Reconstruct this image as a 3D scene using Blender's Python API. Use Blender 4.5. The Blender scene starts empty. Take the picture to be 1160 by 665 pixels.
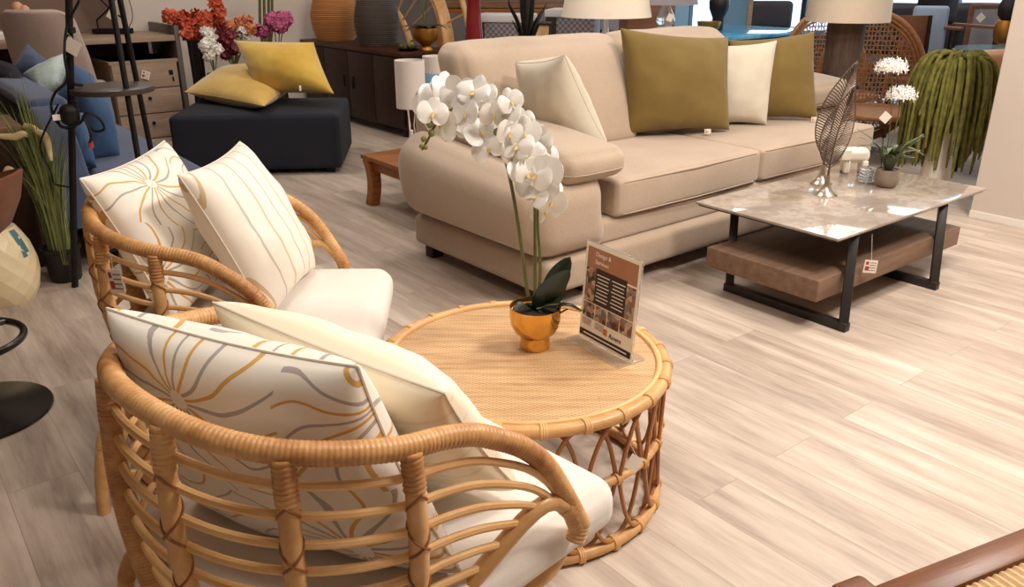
import bpy, bmesh, math, random
from math import sin, cos, pi, radians, sqrt, atan2, hypot
from mathutils import Vector, Matrix, noise
random.seed(7)
SC = bpy.context.scene
COL = SC.collection
V = Vector

# ------------------------------------------------------------------ survey of the shop: a level camera frame used to place things in metres
F_, CX, CY, EYE = 930.0, 580.0, 332.5, 1.25
PITCH = math.atan(367/930.0); YAW = radians(38.4)
def ray(px, py):
    u = (px-CX)/F_; v = (CY-py)/F_
    a = u; b = cos(PITCH)+v*sin(PITCH); c = -sin(PITCH)+v*cos(PITCH)
    return V((a*cos(YAW)+b*sin(YAW), -a*sin(YAW)+b*cos(YAW), c))
def atz(px, py, z=0.0):
    d = ray(px, py); return V((0, 0, EYE))+d*((z-EYE)/d.z)
def aty(px, py, y):
    d = ray(px, py); return V((0, 0, EYE))+d*(y/d.y)
def atx(px, py, x):
    d = ray(px, py); return V((0, 0, EYE))+d*(x/d.x)
def atd(px, py, D):
    d = ray(px, py); dep = d.x*sin(YAW)+d.y*cos(YAW); return V((0, 0, EYE))+d*(D/dep)

# ------------------------------------------------------------------ materials
MATS = {}
def srgb(c):
    return tuple((x/12.92 if x <= .04045 else ((x+.055)/1.055)**2.4) for x in [q/255.0 for q in c])+(1.0,)
class NT:
    def __init__(s, name):
        m = bpy.data.materials.new(name); m.use_nodes = True
        s.m = m; s.n = m.node_tree.nodes; s.l = m.node_tree.links; s.b = s.n['Principled BSDF']
        MATS[name] = m
    def new(s, t, **k):
        n = s.n.new(t)
        for a, v in k.items(): setattr(n, a, v)
        return n
    def link(s, a, b): s.l.new(a, b)
    def math(s, op, a, b=None, c=None):
        n = s.new('ShaderNodeMath', operation=op)
        for i, x in enumerate((a, b, c)):
            if x is None: continue
            if isinstance(x, (int, float)): n.inputs[i].default_value = x
            else: s.link(x, n.inputs[i])
        return n.outputs[0]
    def coord(s, kind='Object', scale=(1, 1, 1), rot=(0, 0, 0), loc=(0, 0, 0)):
        t = s.new('ShaderNodeTexCoord'); mp = s.new('ShaderNodeMapping')
        mp.inputs['Scale'].default_value = scale; mp.inputs['Rotation'].default_value = rot; mp.inputs['Location'].default_value = loc
        s.link(t.outputs[kind], mp.inputs['Vector']); return mp.outputs[0]
    def noise(s, vec, scale=5, detail=3, rough=.5):
        n = s.new('ShaderNodeTexNoise'); n.inputs['Scale'].default_value = scale
        n.inputs['Detail'].default_value = detail; n.inputs['Roughness'].default_value = rough
        s.link(vec, n.inputs['Vector']); return n.outputs['Fac']
    def ramp(s, fac, stops):
        r = s.new('ShaderNodeValToRGB'); e = r.color_ramp.elements
        while len(e) < len(stops): e.new(.5)
        for k, (p, c) in zip(e, stops): k.position = p; k.color = srgb(c)
        s.link(fac, r.inputs[0]); return r.outputs[0]
    def mix(s, fac, a, b, mode='MIX'):
        n = s.new('ShaderNodeMix', data_type='RGBA', blend_type=mode)
        for i, x in ((0, fac), (6, a), (7, b)):
            if isinstance(x, (int, float)): n.inputs[i].default_value = x
            elif isinstance(x, tuple): n.inputs[i].default_value = srgb(x) if len(x) == 3 else x
            else: s.link(x, n.inputs[i])
        return n.outputs[2]
    def color(s, x):
        if isinstance(x, tuple): s.b.inputs['Base Color'].default_value = srgb(x)
        else: s.link(x, s.b.inputs['Base Color'])
    def bump(s, h, strength=.3, dist=.01):
        n = s.new('ShaderNodeBump'); n.inputs['Strength'].default_value = strength; n.inputs['Distance'].default_value = dist
        s.link(h, n.inputs['Height']); s.link(n.outputs[0], s.b.inputs['Normal'])
    def set(s, **k):
        for a, v in k.items(): s.b.inputs[a.replace('_', ' ')].default_value = v
        return s
def simple(name, c, c2=None, rough=.6, metal=0.0, scale=8, bump=0.0, bscale=None, **k):
    t = NT(name); t.set(Roughness=rough, Metallic=metal, **k)
    if c2 is not None or bump:
        vec = t.coord()
        f = t.noise(vec, scale, 4, .6)
        t.color(t.ramp(f, [(.3, c), (.7, c2 or c)]))
        if bump: t.bump(t.noise(vec, bscale or scale*10, 3, .6), bump, .004)
    else: t.color(c)
    return t.m
def wood(name, c, c2, c3, rough=.45, scale=3.0, stretch=(1, 12, 12)):
    t = NT(name); t.set(Roughness=rough, Specular_IOR_Level=.3)
    vec = t.coord(scale=stretch)
    f = t.noise(vec, scale, 6, .65); f2 = t.noise(vec, scale*6, 3, .5)
    a = t.math('ADD', t.math('MULTIPLY', f, .8), t.math('MULTIPLY', f2, .2))
    t.color(t.ramp(a, [(.3, c), (.5, c2), (.7, c3)])); t.bump(f2, .08, .003)
    return t.m
def fabric(name, c, c2, rough=.9, scale=3, weave=420, b=.25, sheen=.2):
    t = NT(name); t.set(Roughness=rough, Sheen_Weight=sheen)
    vec = t.coord(); f = t.noise(vec, scale, 4, .6); w = t.noise(vec, weave, 2, .5)
    col = t.ramp(f, [(.3, c), (.7, c2)])
    t.color(t.mix(.12, col, t.ramp(w, [(.3, (60, 55, 50)), (.7, (255, 250, 240))]), 'OVERLAY')); t.bump(w, b, .002)
    return t.m
def metal(name, c, rough=.25, scale=30):
    t = NT(name); t.set(Metallic=1.0, Roughness=rough); t.color(c)
    t.bump(t.noise(t.coord(), scale, 2, .5), .06, .003)
    return t.m

def make_materials():
    # vinyl plank floor, planks along the sofa's depth
    t = NT('floor_planks')
    vec = t.coord(rot=(0, 0, radians(90)), loc=(0, 0, 0))
    sep = t.new('ShaderNodeSeparateXYZ'); tc = t.new('ShaderNodeTexCoord'); t.link(tc.outputs['Object'], sep.inputs[0])
    com = t.new('ShaderNodeCombineXYZ')
    t.link(t.math('SUBTRACT', sep.outputs['Y'], 1.07), com.inputs[0]); t.link(t.math('SUBTRACT', sep.outputs['X'], .085+.169), com.inputs[1])
    br = t.new('ShaderNodeTexBrick'); br.offset = .5; br.offset_frequency = 2; br.squash = 1
    for k, v in (('Scale', 1.0), ('Mortar Size', .0012), ('Mortar Smooth', .1), ('Bias', 0.0), ('Brick Width', 1.12), ('Row Height', .169)): br.inputs[k].default_value = v
    br.inputs['Color1'].default_value = (0, 0, 0, 1); br.inputs['Color2'].default_value = (1, 1, 1, 1); br.inputs['Mortar'].default_value = (.5, .5, .5, 1)
    t.link(com.outputs[0], br.inputs['Vector'])
    g = t.new('ShaderNodeMapping'); g.inputs['Scale'].default_value = (1.0, 9.0, 1); t.link(com.outputs[0], g.inputs[0])
    off = t.new('ShaderNodeVectorMath', operation='ADD'); t.link(g.outputs[0], off.inputs[0])
    cc = t.new('ShaderNodeCombineXYZ'); t.link(t.math('MULTIPLY', br.outputs['Color'], 37.0), cc.inputs[0]); t.link(t.math('MULTIPLY', br.outputs['Color'], 19.0), cc.inputs[1]); t.link(cc.outputs[0], off.inputs[1])
    f1 = t.noise(off.outputs[0], 1.6, 5, .6); f2 = t.noise(off.outputs[0], 9, 4, .6)
    wv = t.noise(off.outputs[0], 3.2, 3, .8)
    base = t.ramp(br.outputs['Color'], [(.0, (156, 138, 125)), (.45, (184, 166, 151)), (1.0, (210, 194, 178))])
    a = t.ramp(f1, [(.3, (130, 111, 100)), (.5, (180, 162, 147)), (.72, (224, 210, 194))])
    col = t.mix(.62, base, a)
    col = t.mix(t.math('MULTIPLY', t.ramp(f2, [(.35, (0, 0, 0)), (.7, (255, 255, 255))]), .22), col, (228, 214, 196))
    col = t.mix(t.math('MULTIPLY', t.ramp(wv, [(.62, (0, 0, 0)), (.78, (255, 255, 255))]), .4), col, (140, 117, 102))
    col = t.mix(t.math('MULTIPLY', br.outputs['Fac'], .45), col, (118, 98, 86))
    t.color(col); t.set(Roughness=.42); t.bump(f2, .04, .003)
    simple('wall_white', (206, 193, 180), (200, 187, 174), .85, scale=1.5)
    simple('wall_taupe', (132, 108, 94), (126, 102, 89), .85, scale=1.5)
    simple('wall_cream', (226, 214, 202), (220, 208, 196), .85, scale=1.5)
    simple('ceiling_paint', (236, 232, 226), (230, 226, 220), .9, scale=1)
    simple('trim_white', (232, 224, 214), rough=.5)
    simple('paving', (196, 200, 206), (178, 184, 192), .9, scale=2)
    simple('window_frame_paint', (70, 74, 82), rough=.4)
    # rattan
    t = NT('rattan'); t.set(Roughness=.4)
    vec = t.coord(); f = t.noise(vec, 6, 3, .6); f2 = t.noise(vec, 60, 2, .5)
    c = t.ramp(f, [(.33, (164, 106, 56)), (.48, (198, 144, 86)), (.56, (214, 164, 106)), (.68, (230, 190, 136))])
    t.color(t.mix(.25, c, t.ramp(f2, [(.3, (150, 92, 44)), (.7, (236, 190, 130))]))); t.bump(f2, .12, .003)
    t = NT('rattan_pole'); t.set(Roughness=.38)
    vec = t.coord(); f = t.noise(vec, 7, 4, .6); f2 = t.noise(vec, 45, 3, .6)
    c = t.ramp(f, [(.25, (190, 136, 80)), (.55, (216, 166, 106)), (.8, (232, 192, 136))])
    t.color(t.mix(.2, c, t.ramp(f2, [(.3, (160, 100, 50)), (.7, (240, 200, 142))]))); t.bump(f2, .08, .003)
    simple('rattan_light', (222, 170, 110), (236, 192, 134), .4, scale=14)
    simple('rattan_dark', (112, 66, 36), (140, 86, 46), .5, scale=20)
    simple('rattan_lash', (132, 78, 42), (156, 98, 54), .5, scale=20)
    simple('rattan_mid', (150, 94, 52), (184, 126, 74), .45, scale=14)
    # woven table top
    t = NT('woven_cane'); t.set(Roughness=.6)
    vec = t.coord(rot=(0, 0, radians(38)))
    sp = t.new('ShaderNodeSeparateXYZ'); t.link(vec, sp.inputs[0])
    X, Y = sp.outputs[0], sp.outputs[1]
    row = t.math('FLOOR', t.math('MULTIPLY', Y, 190.0))
    ph = t.math('MULTIPLY', t.math('MODULO', row, 2.0), .5)
    fx = t.math('FRACT', t.math('ADD', t.math('MULTIPLY', X, 62.0), ph))
    fy = t.math('FRACT', t.math('MULTIPLY', Y, 190.0))
    hx = t.math('SINE', t.math('MULTIPLY', fx, pi)); hy = t.math('SINE', t.math('MULTIPLY', fy, pi))
    h = t.math('MULTIPLY', hx, t.math('POWER', hy, .6))
    st = t.new('ShaderNodeMapping'); st.inputs['Scale'].default_value = (1, 14, 1); t.link(vec, st.inputs[0])
    n1 = t.noise(st.outputs[0], 6, 4, .7); n2 = t.noise(vec, 120, 2, .6)
    ca = t.ramp(n1, [(.3, (194, 150, 100)), (.5, (224, 184, 134)), (.7, (238, 204, 158))])
    cb = t.mix(t.math('MULTIPLY', t.math('SUBTRACT', 1.0, h), .55), ca, (128, 78, 38))
    t.color(t.mix(t.math('MULTIPLY', t.ramp(n2, [(.68, (0, 0, 0)), (.76, (255, 255, 255))]), .5), cb, (110, 66, 34)))
    t.bump(h, .5, .002)
    # upholstery
    fabric('sofa_fabric', (172, 151, 130), (187, 166, 145), .85, 2.2, 300, .2, .35)
    fabric('cream_linen', (202, 192, 172), (212, 203, 185), .9, 4, 500, .25)
    fabric('seat_white', (228, 219, 209), (234, 226, 217), .85, 3, 400, .12)
    fabric('olive_fabric', (112, 90, 36), (124, 102, 45), .85, 3, 520, .15)
    fabric('mustard_velvet', (202, 160, 50), (224, 186, 76), .75, 5, 300, .12, .6)
    fabric('navy_fabric', (25, 28, 38), (30, 33, 43), .95, 3, 500, .25, 0)
    fabric('blue_velvet', (48, 76, 112), (60, 92, 132), .85, 3, 300, .1, .2)
    fabric('slate_velvet', (64, 76, 106), (76, 90, 120), .85, 3, 300, .1, .2)
    fabric('dark_navy', (24, 24, 33), (30, 30, 40), .9, 3, 300, .1, 0)
    fabric('pale_teal', (168, 186, 184), (190, 204, 200), .6, 16, 60, .2)
    fabric('taupe_velvet', (176, 152, 142), (190, 168, 156), .85, 3, 300, .1, .4)
    fabric('charcoal_fabric', (58, 56, 62), (66, 64, 70), .95, 3, 400, .2, 0)
    fabric('grey_fabric', (128, 126, 132), (142, 140, 146), .9, 3, 400, .2)
    fabric('blue_grey_fabric', (134, 152, 176), (150, 166, 188), .85, 3, 400, .15)
    fabric('lamp_linen', (236, 222, 202), (242, 230, 212), .9, 3, 500, .2)
    fabric('white_shade', (226, 216, 208), (234, 226, 218), .9, 3, 500, .15)
    simple('brown_leather', (112, 66, 42), (126, 78, 52), .5, scale=20, bump=.15)
    # patterned scatter cushion: grey and ochre petals around scattered centres
    t = NT('petal_print'); t.set(Roughness=.62, Sheen_Weight=.2)
    uv = t.new('ShaderNodeTexCoord').outputs['UV']
    nz = t.new('ShaderNodeTexNoise'); nz.inputs['Scale'].default_value = 3.2; nz.inputs['Detail'].default_value = 1.0; t.link(uv, nz.inputs['Vector'])
    d1 = t.new('ShaderNodeVectorMath', operation='SUBTRACT'); t.link(nz.outputs['Color'], d1.inputs[0]); d1.inputs[1].default_value = (.5, .5, .5)
    d2 = t.new('ShaderNodeVectorMath', operation='SCALE'); t.link(d1.outputs[0], d2.inputs[0]); d2.inputs['Scale'].default_value = .16
    d3 = t.new('ShaderNodeVectorMath', operation='ADD'); t.link(uv, d3.inputs[0]); t.link(d2.outputs[0], d3.inputs[1])
    s3 = t.new('ShaderNodeSeparateXYZ'); t.link(d3.outputs[0], s3.inputs[0]); PX_, PY_ = s3.outputs[0], s3.outputs[1]
    dist = ang = edge = None
    for cu, cv in ((.36, .84), (.80, .22), (.02, .28), (1.06, .80), (1.34, .25), (.5, -.25)):
        dx = t.math('SUBTRACT', PX_, cu); dy = t.math('SUBTRACT', PY_, cv)
        dd = t.math('SQRT', t.math('ADD', t.math('MULTIPLY', dx, dx), t.math('MULTIPLY', dy, dy))); an = t.math('ARCTAN2', dy, dx)
        if dist is None: dist, ang, edge = dd, an, 9.0
        else:
            near = t.math('LESS_THAN', dd, dist); gap = t.math('ABSOLUTE', t.math('SUBTRACT', dd, dist))
            ang = t.math('ADD', t.math('MULTIPLY', near, an), t.math('MULTIPLY', t.math('SUBTRACT', 1.0, near), ang))
            dist = t.math('MINIMUM', dd, dist)
    # petals curl as they leave the centre
    ang = t.math('ADD', ang, t.math('MULTIPLY', t.math('SINE', t.math('MULTIPLY', dist, 9.0)), .22))
    NP = 16.0
    a = t.math('ADD', t.math('MULTIPLY', ang, NP/(2*pi)), 50.0)
    fr = t.math('ABSOLUTE', t.math('SUBTRACT', t.math('FRACT', a), .5))
    wid = t.math('DIVIDE', .017, t.math('MAXIMUM', dist, .03))
    line = t.math('LESS_THAN', fr, wid)
    line = t.math('MULTIPLY', line, t.math('GREATER_THAN', dist, .045))
    odd = t.math('GREATER_THAN', t.math('MODULO', t.math('FLOOR', a), 2.0), .5)
    lc = t.mix(odd, (170, 160, 154), (212, 160, 66))
    col = t.mix(t.math('MULTIPLY', line, .95), (240, 233, 220), lc)
    t.color(col)
    wv = t.noise(t.coord(), 380, 2, .5); t.bump(t.math('ADD', t.math('MULTIPLY', wv, .3), line), .12, .001)
    # striped cushion
    t = NT('stripe_print'); t.set(Roughness=.75)
    uv = t.new('ShaderNodeTexCoord').outputs['UV']
    s3 = t.new('ShaderNodeSeparateXYZ'); t.link(uv, s3.inputs[0])
    uu = t.math('ADD', s3.outputs[0], t.math('MULTIPLY', t.math('SINE', t.math('MULTIPLY', s3.outputs[1], 3.0)), .12))
    fr = t.math('FRACT', t.math('MULTIPLY', uu, 6.0))
    line = t.math('LESS_THAN', t.math('ABSOLUTE', t.math('SUBTRACT', fr, .5)), .055)
    odd = t.math('GREATER_THAN', t.math('MODULO', t.math('FLOOR', t.math('MULTIPLY', uu, 6.0)), 2.0), .5)
    t.color(t.mix(t.math('MULTIPLY', line, .85), (242, 234, 220), t.mix(odd, (206, 176, 128), (190, 180, 170))))
    wv = t.noise(t.coord(), 380, 2, .5); t.bump(wv, .15, .002)
    # embossed cream cushion
    t = NT('cream_emboss'); t.set(Roughness=.7)
    uv = t.new('ShaderNodeTexCoord').outputs['UV']
    w = t.new('ShaderNodeTexWave', wave_type='RINGS'); w.inputs['Scale'].default_value = 1.6; w.inputs['Distortion'].default_value = 6; w.inputs['Detail'].default_value = 1; w.inputs['Detail Scale'].default_value = .6
    t.link(uv, w.inputs['Vector'])
    ln = t.math('GREATER_THAN', w.outputs['Fac'], .965)
    t.color(t.mix(t.math('MULTIPLY', ln, .3), (246, 234, 208), (214, 196, 160))); t.bump(t.math('MULTIPLY', ln, 1.0), .25, .003)
    # woods
    wood('walnut_dark', (36, 17, 11), (48, 24, 15), (62, 32, 20), .5)
    wood('walnut_dark_y', (44, 21, 12), (60, 31, 18), (80, 43, 26), .4, stretch=(12, 1, 12))
    wood('oak_grey', (146, 122, 104), (168, 144, 124), (186, 162, 140), .55)
    wood('slab_wood', (112, 86, 68), (134, 105, 84), (152, 122, 99), .5, 2.6, (12, 1.2, 12))
    wood('slab_wood_long', (108, 84, 68), (128, 101, 82), (146, 118, 96), .5, 2.6, (1.2, 12, 12))
    wood('honey_wood', (132, 78, 36), (158, 98, 48), (180, 118, 62), .4)
    wood('teak', (88, 48, 24), (110, 64, 34), (132, 82, 46), .32, 3)
    wood('brown_wood', (104, 70, 50), (122, 84, 62), (138, 98, 74), .5)
    simple('black_metal', (20, 17, 17), (25, 22, 21), .5, scale=40, Specular_IOR_Level=.25)
    simple('dark_bronze', (46, 40, 38), (54, 48, 45), .4, 0.3, scale=40)
    simple('black_lacquer', (26, 20, 19), rough=.25)
    simple('shelf_black', (62, 52, 48), (68, 58, 53), .45, scale=30)
    metal('gold', (226, 178, 96), .14)
    metal('gold_dark', (190, 132, 62), .45)
    metal('pewter', (196, 184, 168), .28, 60)
    metal('leaf_metal', (122, 106, 94), .36, 60)
    metal('chrome', (220, 220, 222), .1)
    simple('acrylic_white', (240, 232, 226), rough=.3)
    t = NT('acrylic'); t.color((245, 245, 245)); t.set(Roughness=.05, Transmission_Weight=.9, IOR=1.3, Alpha=.55)
    t = NT('crystal'); t.color((250, 250, 252)); t.set(Roughness=.05, Transmission_Weight=.6, IOR=1.5)
    t = NT('window_glass'); t.color((235, 245, 255)); t.set(Roughness=.0, Transmission_Weight=1.0, IOR=1.0, Alpha=.25)
    # polished stone table top
    t = NT('stone_top'); vec = t.coord()
    f = t.noise(vec, 3.2, 6, .65); v = t.noise(vec, 1.8, 8, .75)
    vein = t.ramp(t.math('ABSOLUTE', t.math('SUBTRACT', v, .5)), [(.0, (255, 255, 255)), (.05, (0, 0, 0))])
    c = t.ramp(f, [(.3, (138, 124, 112)), (.55, (164, 150, 137)), (.75, (186, 173, 160))])
    t.color(t.mix(t.math('MULTIPLY', vein, .35), c, (214, 204, 194))); t.set(Roughness=.06, Specular_IOR_Level=.8)
    t = NT('painted_sky_reflection'); vec = t.coord(scale=(1, 5, 1)); f = t.noise(vec, 3.5, 4, .6)  # streaky blues paint the sky's reflection into a dark glossy top's colour
    t.color(t.ramp(f, [(.3, (40, 128, 176)), (.55, (70, 158, 206)), (.75, (140, 204, 234))])); t.set(Roughness=.08)
    simple('glass_blue', (120, 160, 190), rough=.1)
    simple('panel_blue', (146, 196, 230), rough=.3)
    t = NT('table_glass'); t.color((132, 170, 186)); t.set(Roughness=.04, Transmission_Weight=.3)
    simple('concrete', (138, 122, 110), (158, 142, 128), .85, scale=18, bump=.3)
    simple('ceramic_white', (240, 230, 214), (234, 224, 208), .3, scale=6)
    simple('ceramic_ivory', (222, 202, 158), (236, 220, 182), .35, scale=9)
    simple('teal_glaze', (70, 108, 116), (90, 128, 134), .3, scale=12)
    simple('red_lacquer', (112, 26, 28), (128, 34, 34), .2, scale=8)
    simple('black_pot', (24, 18, 18), rough=.5)
    simple('soil', (36, 28, 20), (52, 40, 28), .95, scale=60, bump=.5)
    simple('stem_green', (78, 84, 38), (104, 104, 54), .5, scale=20)
    simple('leaf_green', (58, 70, 36), (84, 96, 54), .4, scale=10)
    simple('leaf_dark', (22, 34, 22), (34, 48, 30), .3, scale=10)
    simple('leaf_black', (26, 24, 18), (34, 32, 24), .4, scale=10)
    simple('grass_green', (104, 118, 62), (146, 156, 96), .6, scale=20)
    simple('grass_plume', (214, 190, 140), (232, 212, 166), .9, scale=60, bump=.5)
    simple('trail_green', (86, 84, 30), (136, 130, 58), .9, scale=26, bump=.7)
    simple('bud_green', (110, 112, 44), (140, 138, 66), .5, scale=30)
    t = NT('petal_white'); t.color((248, 244, 238)); t.set(Roughness=.55, Subsurface_Weight=.25, Subsurface_Radius=(.02, .02, .02))
    simple('lip_yellow', (226, 196, 120), rough=.6)
    simple('petal_coral', (196, 78, 52), (222, 112, 78), .6, scale=30)
    simple('petal_burgundy', (110, 32, 48), (140, 52, 60), .6, scale=30)
    simple('petal_pink', (176, 72, 122), (206, 110, 152), .6, scale=40)
    simple('petal_peach', (214, 132, 92), (226, 150, 112), .6, scale=30)
    simple('peach_tulip', (226, 168, 132), (236, 182, 148), .6, scale=30)
    simple('paper_white', (240, 230, 216), rough=.8)
    simple('print_dark', (58, 38, 28), rough=.7)
    simple('print_brown', (168, 112, 82), (180, 126, 96), .7, scale=20)
    simple('print_red', (178, 62, 48), rough=.7)
    simple('print_orange', (206, 120, 60), rough=.7)
    simple('print_grey', (120, 108, 100), rough=.7)
    simple('print_ink', (34, 28, 26), rough=.7)
    t = NT('print_photo'); vec = t.coord(); vo = t.new('ShaderNodeTexVoronoi'); vo.inputs['Scale'].default_value = 75; t.link(vec, vo.inputs['Vector'])
    s = t.new('ShaderNodeSeparateColor'); t.link(vo.outputs['Color'], s.inputs[0])
    t.color(t.ramp(s.outputs[0], [(.1, (72, 50, 40)), (.4, (150, 104, 78)), (.65, (196, 166, 142)), (.9, (110, 104, 110))])); t.set(Roughness=.7)
    # hamper weave
    t = NT('hamper_weave'); vec = t.coord(); ck = t.new('ShaderNodeTexChecker'); ck.inputs['Scale'].default_value = 42; t.link(vec, ck.inputs['Vector'])
    ck.inputs['Color1'].default_value = srgb((150, 142, 146)); ck.inputs['Color2'].default_value = srgb((104, 98, 104)); t.color(ck.outputs[0]); t.set(Roughness=.7)
    simple('lid_white', (218, 216, 218), rough=.6)
    simple('wicker_brown', (112, 66, 42), (138, 86, 56), .6, scale=60, bump=.5)
    wood('drift_wood', (66, 50, 40), (84, 66, 54), (100, 80, 66), .7, 4, (14, 14, 1.2))
    # wicker lantern
    for nm, c1, c2 in (('lantern_cane', (176, 112, 56), (220, 158, 94)), ('lantern_grey', (70, 60, 54), (104, 92, 84))):
        t = NT(nm); vec = t.coord(); w = t.new('ShaderNodeTexWave', bands_direction='Z'); w.inputs['Scale'].default_value = 26; w.inputs['Distortion'].default_value = .4
        t.link(vec, w.inputs['Vector']); t.color(t.mix(w.outputs['Fac'], c1, c2)); t.bump(w.outputs['Fac'], .5, .004); t.set(Roughness=.6)
make_materials()
M = MATS
# ------------------------------------------------------------------ mesh helpers
class MB:
    def __init__(s): s.v = []; s.f = []; s.m = []; s.uv = {}
    def add(s, vs, fs, mi=0, uvs=None):
        o = len(s.v); s.v += [tuple(v) for v in vs]
        for f in fs: s.f.append(tuple(i+o for i in f)); s.m.append(mi)
        if uvs:
            for i, u in enumerate(uvs): s.uv[o+i] = u
        return s
    def tube(s, pts, r, n=8, closed=False, cap=True, mi=0, flat=None):
        pts = [V(p) for p in pts]; N = len(pts)
        rf = r if callable(r) else (lambda t: r)
        tang = []
        for i in range(N):
            a = pts[(i-1) % N] if (closed or i > 0) else pts[i]; b = pts[(i+1) % N] if (closed or i < N-1) else pts[i]
            d = b-a; tang.append(d.normalized() if d.length > 1e-9 else V((0, 0, 1)))
        up = V((0, 0, 1)) if abs(tang[0].z) < .9 else V((1, 0, 0))
        nrm = (up-tang[0]*up.dot(tang[0])).normalized(); vs = []
        for i in range(N):
            nrm = (nrm-tang[i]*nrm.dot(tang[i]))
            nrm = nrm.normalized() if nrm.length > 1e-6 else tang[i].orthogonal().normalized()
            bi = tang[i].cross(nrm); rr = rf(i/max(1, N-1))
            fx = flat or (1, 1)
            for k in range(n):
                a = 2*pi*k/n; vs.append(pts[i]+(nrm*cos(a)*fx[0]+bi*sin(a)*fx[1])*rr)
        fs = []
        for i in range(N if closed else N-1):
            j = (i+1) % N
            for k in range(n): fs.append((i*n+k, i*n+(k+1) % n, j*n+(k+1) % n, j*n+k))
        if cap and not closed: fs.append(tuple(range(n-1, -1, -1))); fs.append(tuple((N-1)*n+k for k in range(n)))
        return s.add(vs, fs, mi)
    def box(s, c, size, rot=None, bev=.004, mi=0, seg=2):
        bm = bmesh.new(); bmesh.ops.create_cube(bm, size=1.0)
        for v in bm.verts: v.co = V((v.co.x*size[0], v.co.y*size[1], v.co.z*size[2]))
        b = min(bev, min(size)*.45)
        if b > 0: bmesh.ops.bevel(bm, geom=list(bm.edges), offset=b, segments=seg, affect='EDGES', profile=.6)
        if rot is not None:
            R = rot if isinstance(rot, Matrix) else Matrix.Rotation(rot, 3, 'Z')
            for v in bm.verts: v.co = R @ v.co
        c = V(c); bm.verts.index_update()
        s.add([v.co+c for v in bm.verts], [[v.index for v in f.verts] for f in bm.faces], mi); bm.free(); return s
    def beam(s, a, b, w, h, bev=.003, mi=0):
        a = V(a); b = V(b); d = b-a; L = d.length; z = d.normalized()
        x = z.cross(V((0, 0, 1))); x = x.normalized() if x.length > 1e-4 else V((1, 0, 0)); y = z.cross(x)
        R = Matrix((x, y, z)).transposed()
        return s.box((a+b)/2, (w, h, L), R, bev, mi)
    def lathe(s, prof, n=32, c=(0, 0, 0), mi=0, cap=True, fn=None):
        vs = []; fs = []; c = V(c)
        for (r, z) in prof:
            for k in range(n):
                a = 2*pi*k/n; q = V((r*cos(a), r*sin(a), z)); q = fn(q, a) if fn else q; vs.append(c+q)
        for i in range(len(prof)-1):
            for k in range(n): fs.append((i*n+k, i*n+(k+1) % n, (i+1)*n+(k+1) % n, (i+1)*n+k))
        if cap: fs.append(tuple(range(n-1, -1, -1))); fs.append(tuple((len(prof)-1)*n+k for k in range(n)))
        return s.add(vs, fs, mi)
    def prism(s, poly, z0, z1, mi=0, bev=0.0):
        bm = bmesh.new(); vs = [bm.verts.new((p[0], p[1], z0)) for p in poly]; f = bm.faces.new(vs)
        r = bmesh.ops.extrude_face_region(bm, geom=[f])
        for g in r['geom']:
            if isinstance(g, bmesh.types.BMVert): g.co.z = z1
        bmesh.ops.recalc_face_normals(bm, faces=bm.faces)
        if bev > 0:
            es = [e for e in bm.edges if abs(e.verts[0].co.z-e.verts[1].co.z) < 1e-6]
            bmesh.ops.bevel(bm, geom=es, offset=bev, segments=3, affect='EDGES', profile=.6)
        bm.verts.index_update()
        s.add([v.co.copy() for v in bm.verts], [[v.index for v in f.verts] for f in bm.faces], mi); bm.free(); return s
    def xf(s, mat):
        s.v = [tuple(mat @ V(v)) for v in s.v]; return s
    def build(s, name, mats, parent=None, smooth=True, loc=None, rotz=None):
        me = bpy.data.meshes.new(name); me.from_pydata(s.v, [], s.f); me.update()
        if not isinstance(mats, (list, tuple)): mats = [mats]
        for m in mats: me.materials.append(M[m] if isinstance(m, str) else m)
        me.polygons.foreach_set('material_index', s.m)
        if smooth:
            me.polygons.foreach_set('use_smooth', [True]*len(me.polygons))
            try: me.set_sharp_from_angle(angle=radians(42))
            except Exception: pass
        if s.uv:
            uvl = me.uv_layers.new(name='UVMap')
            for lp in me.loops: uvl.data[lp.index].uv = s.uv.get(lp.vertex_index, (0, 0))
        o = bpy.data.objects.new(name, me); COL.objects.link(o)
        if parent is not None: o.parent = parent
        if loc is not None: o.location = loc
        if rotz is not None: o.rotation_euler = (0, 0, rotz)
        return o
def tag(o, label, cat, group=None):
    o['label'] = label; o['category'] = cat
    if group: o['group'] = group
    return o
def thing(name, label, cat, loc=(0, 0, 0), rotz=0.0, group=None):
    o = bpy.data.objects.new(name, None); COL.objects.link(o); o.empty_display_size = .05
    o.location = loc; o.rotation_euler = (0, 0, rotz)
    return tag(o, label, cat, group)
def struct(o): o['kind'] = 'structure'; return o
def dup(root, loc, rotz, label, group=None):
    r = root.copy(); COL.objects.link(r); r.location = loc; r.rotation_euler = (0, 0, rotz); r['label'] = label
    if group: r['group'] = group
    for ch in list(root.children):
        c = ch.copy(); COL.objects.link(c); c.parent = r
        for g in list(ch.children):
            d = g.copy(); COL.objects.link(d); d.parent = c
    return r
def spline(P, n=12, closed=False):
    P = [V(p) for p in P]; out = []; N = len(P)
    for i in range(N if closed else N-1):
        p0 = P[(i-1) % N] if (closed or i > 0) else P[i]*2-P[i+1]; p1 = P[i]; p2 = P[(i+1) % N]
        p3 = P[(i+2) % N] if (closed or i < N-2) else P[-1]*2-P[-2]
        for k in range(n):
            t = k/n; out.append(.5*((2*p1)+(p2-p0)*t+(2*p0-5*p1+4*p2-p3)*t*t+(3*p1-p0-3*p2+p3)*t**3))
    if not closed: out.append(P[-1])
    return out
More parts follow.
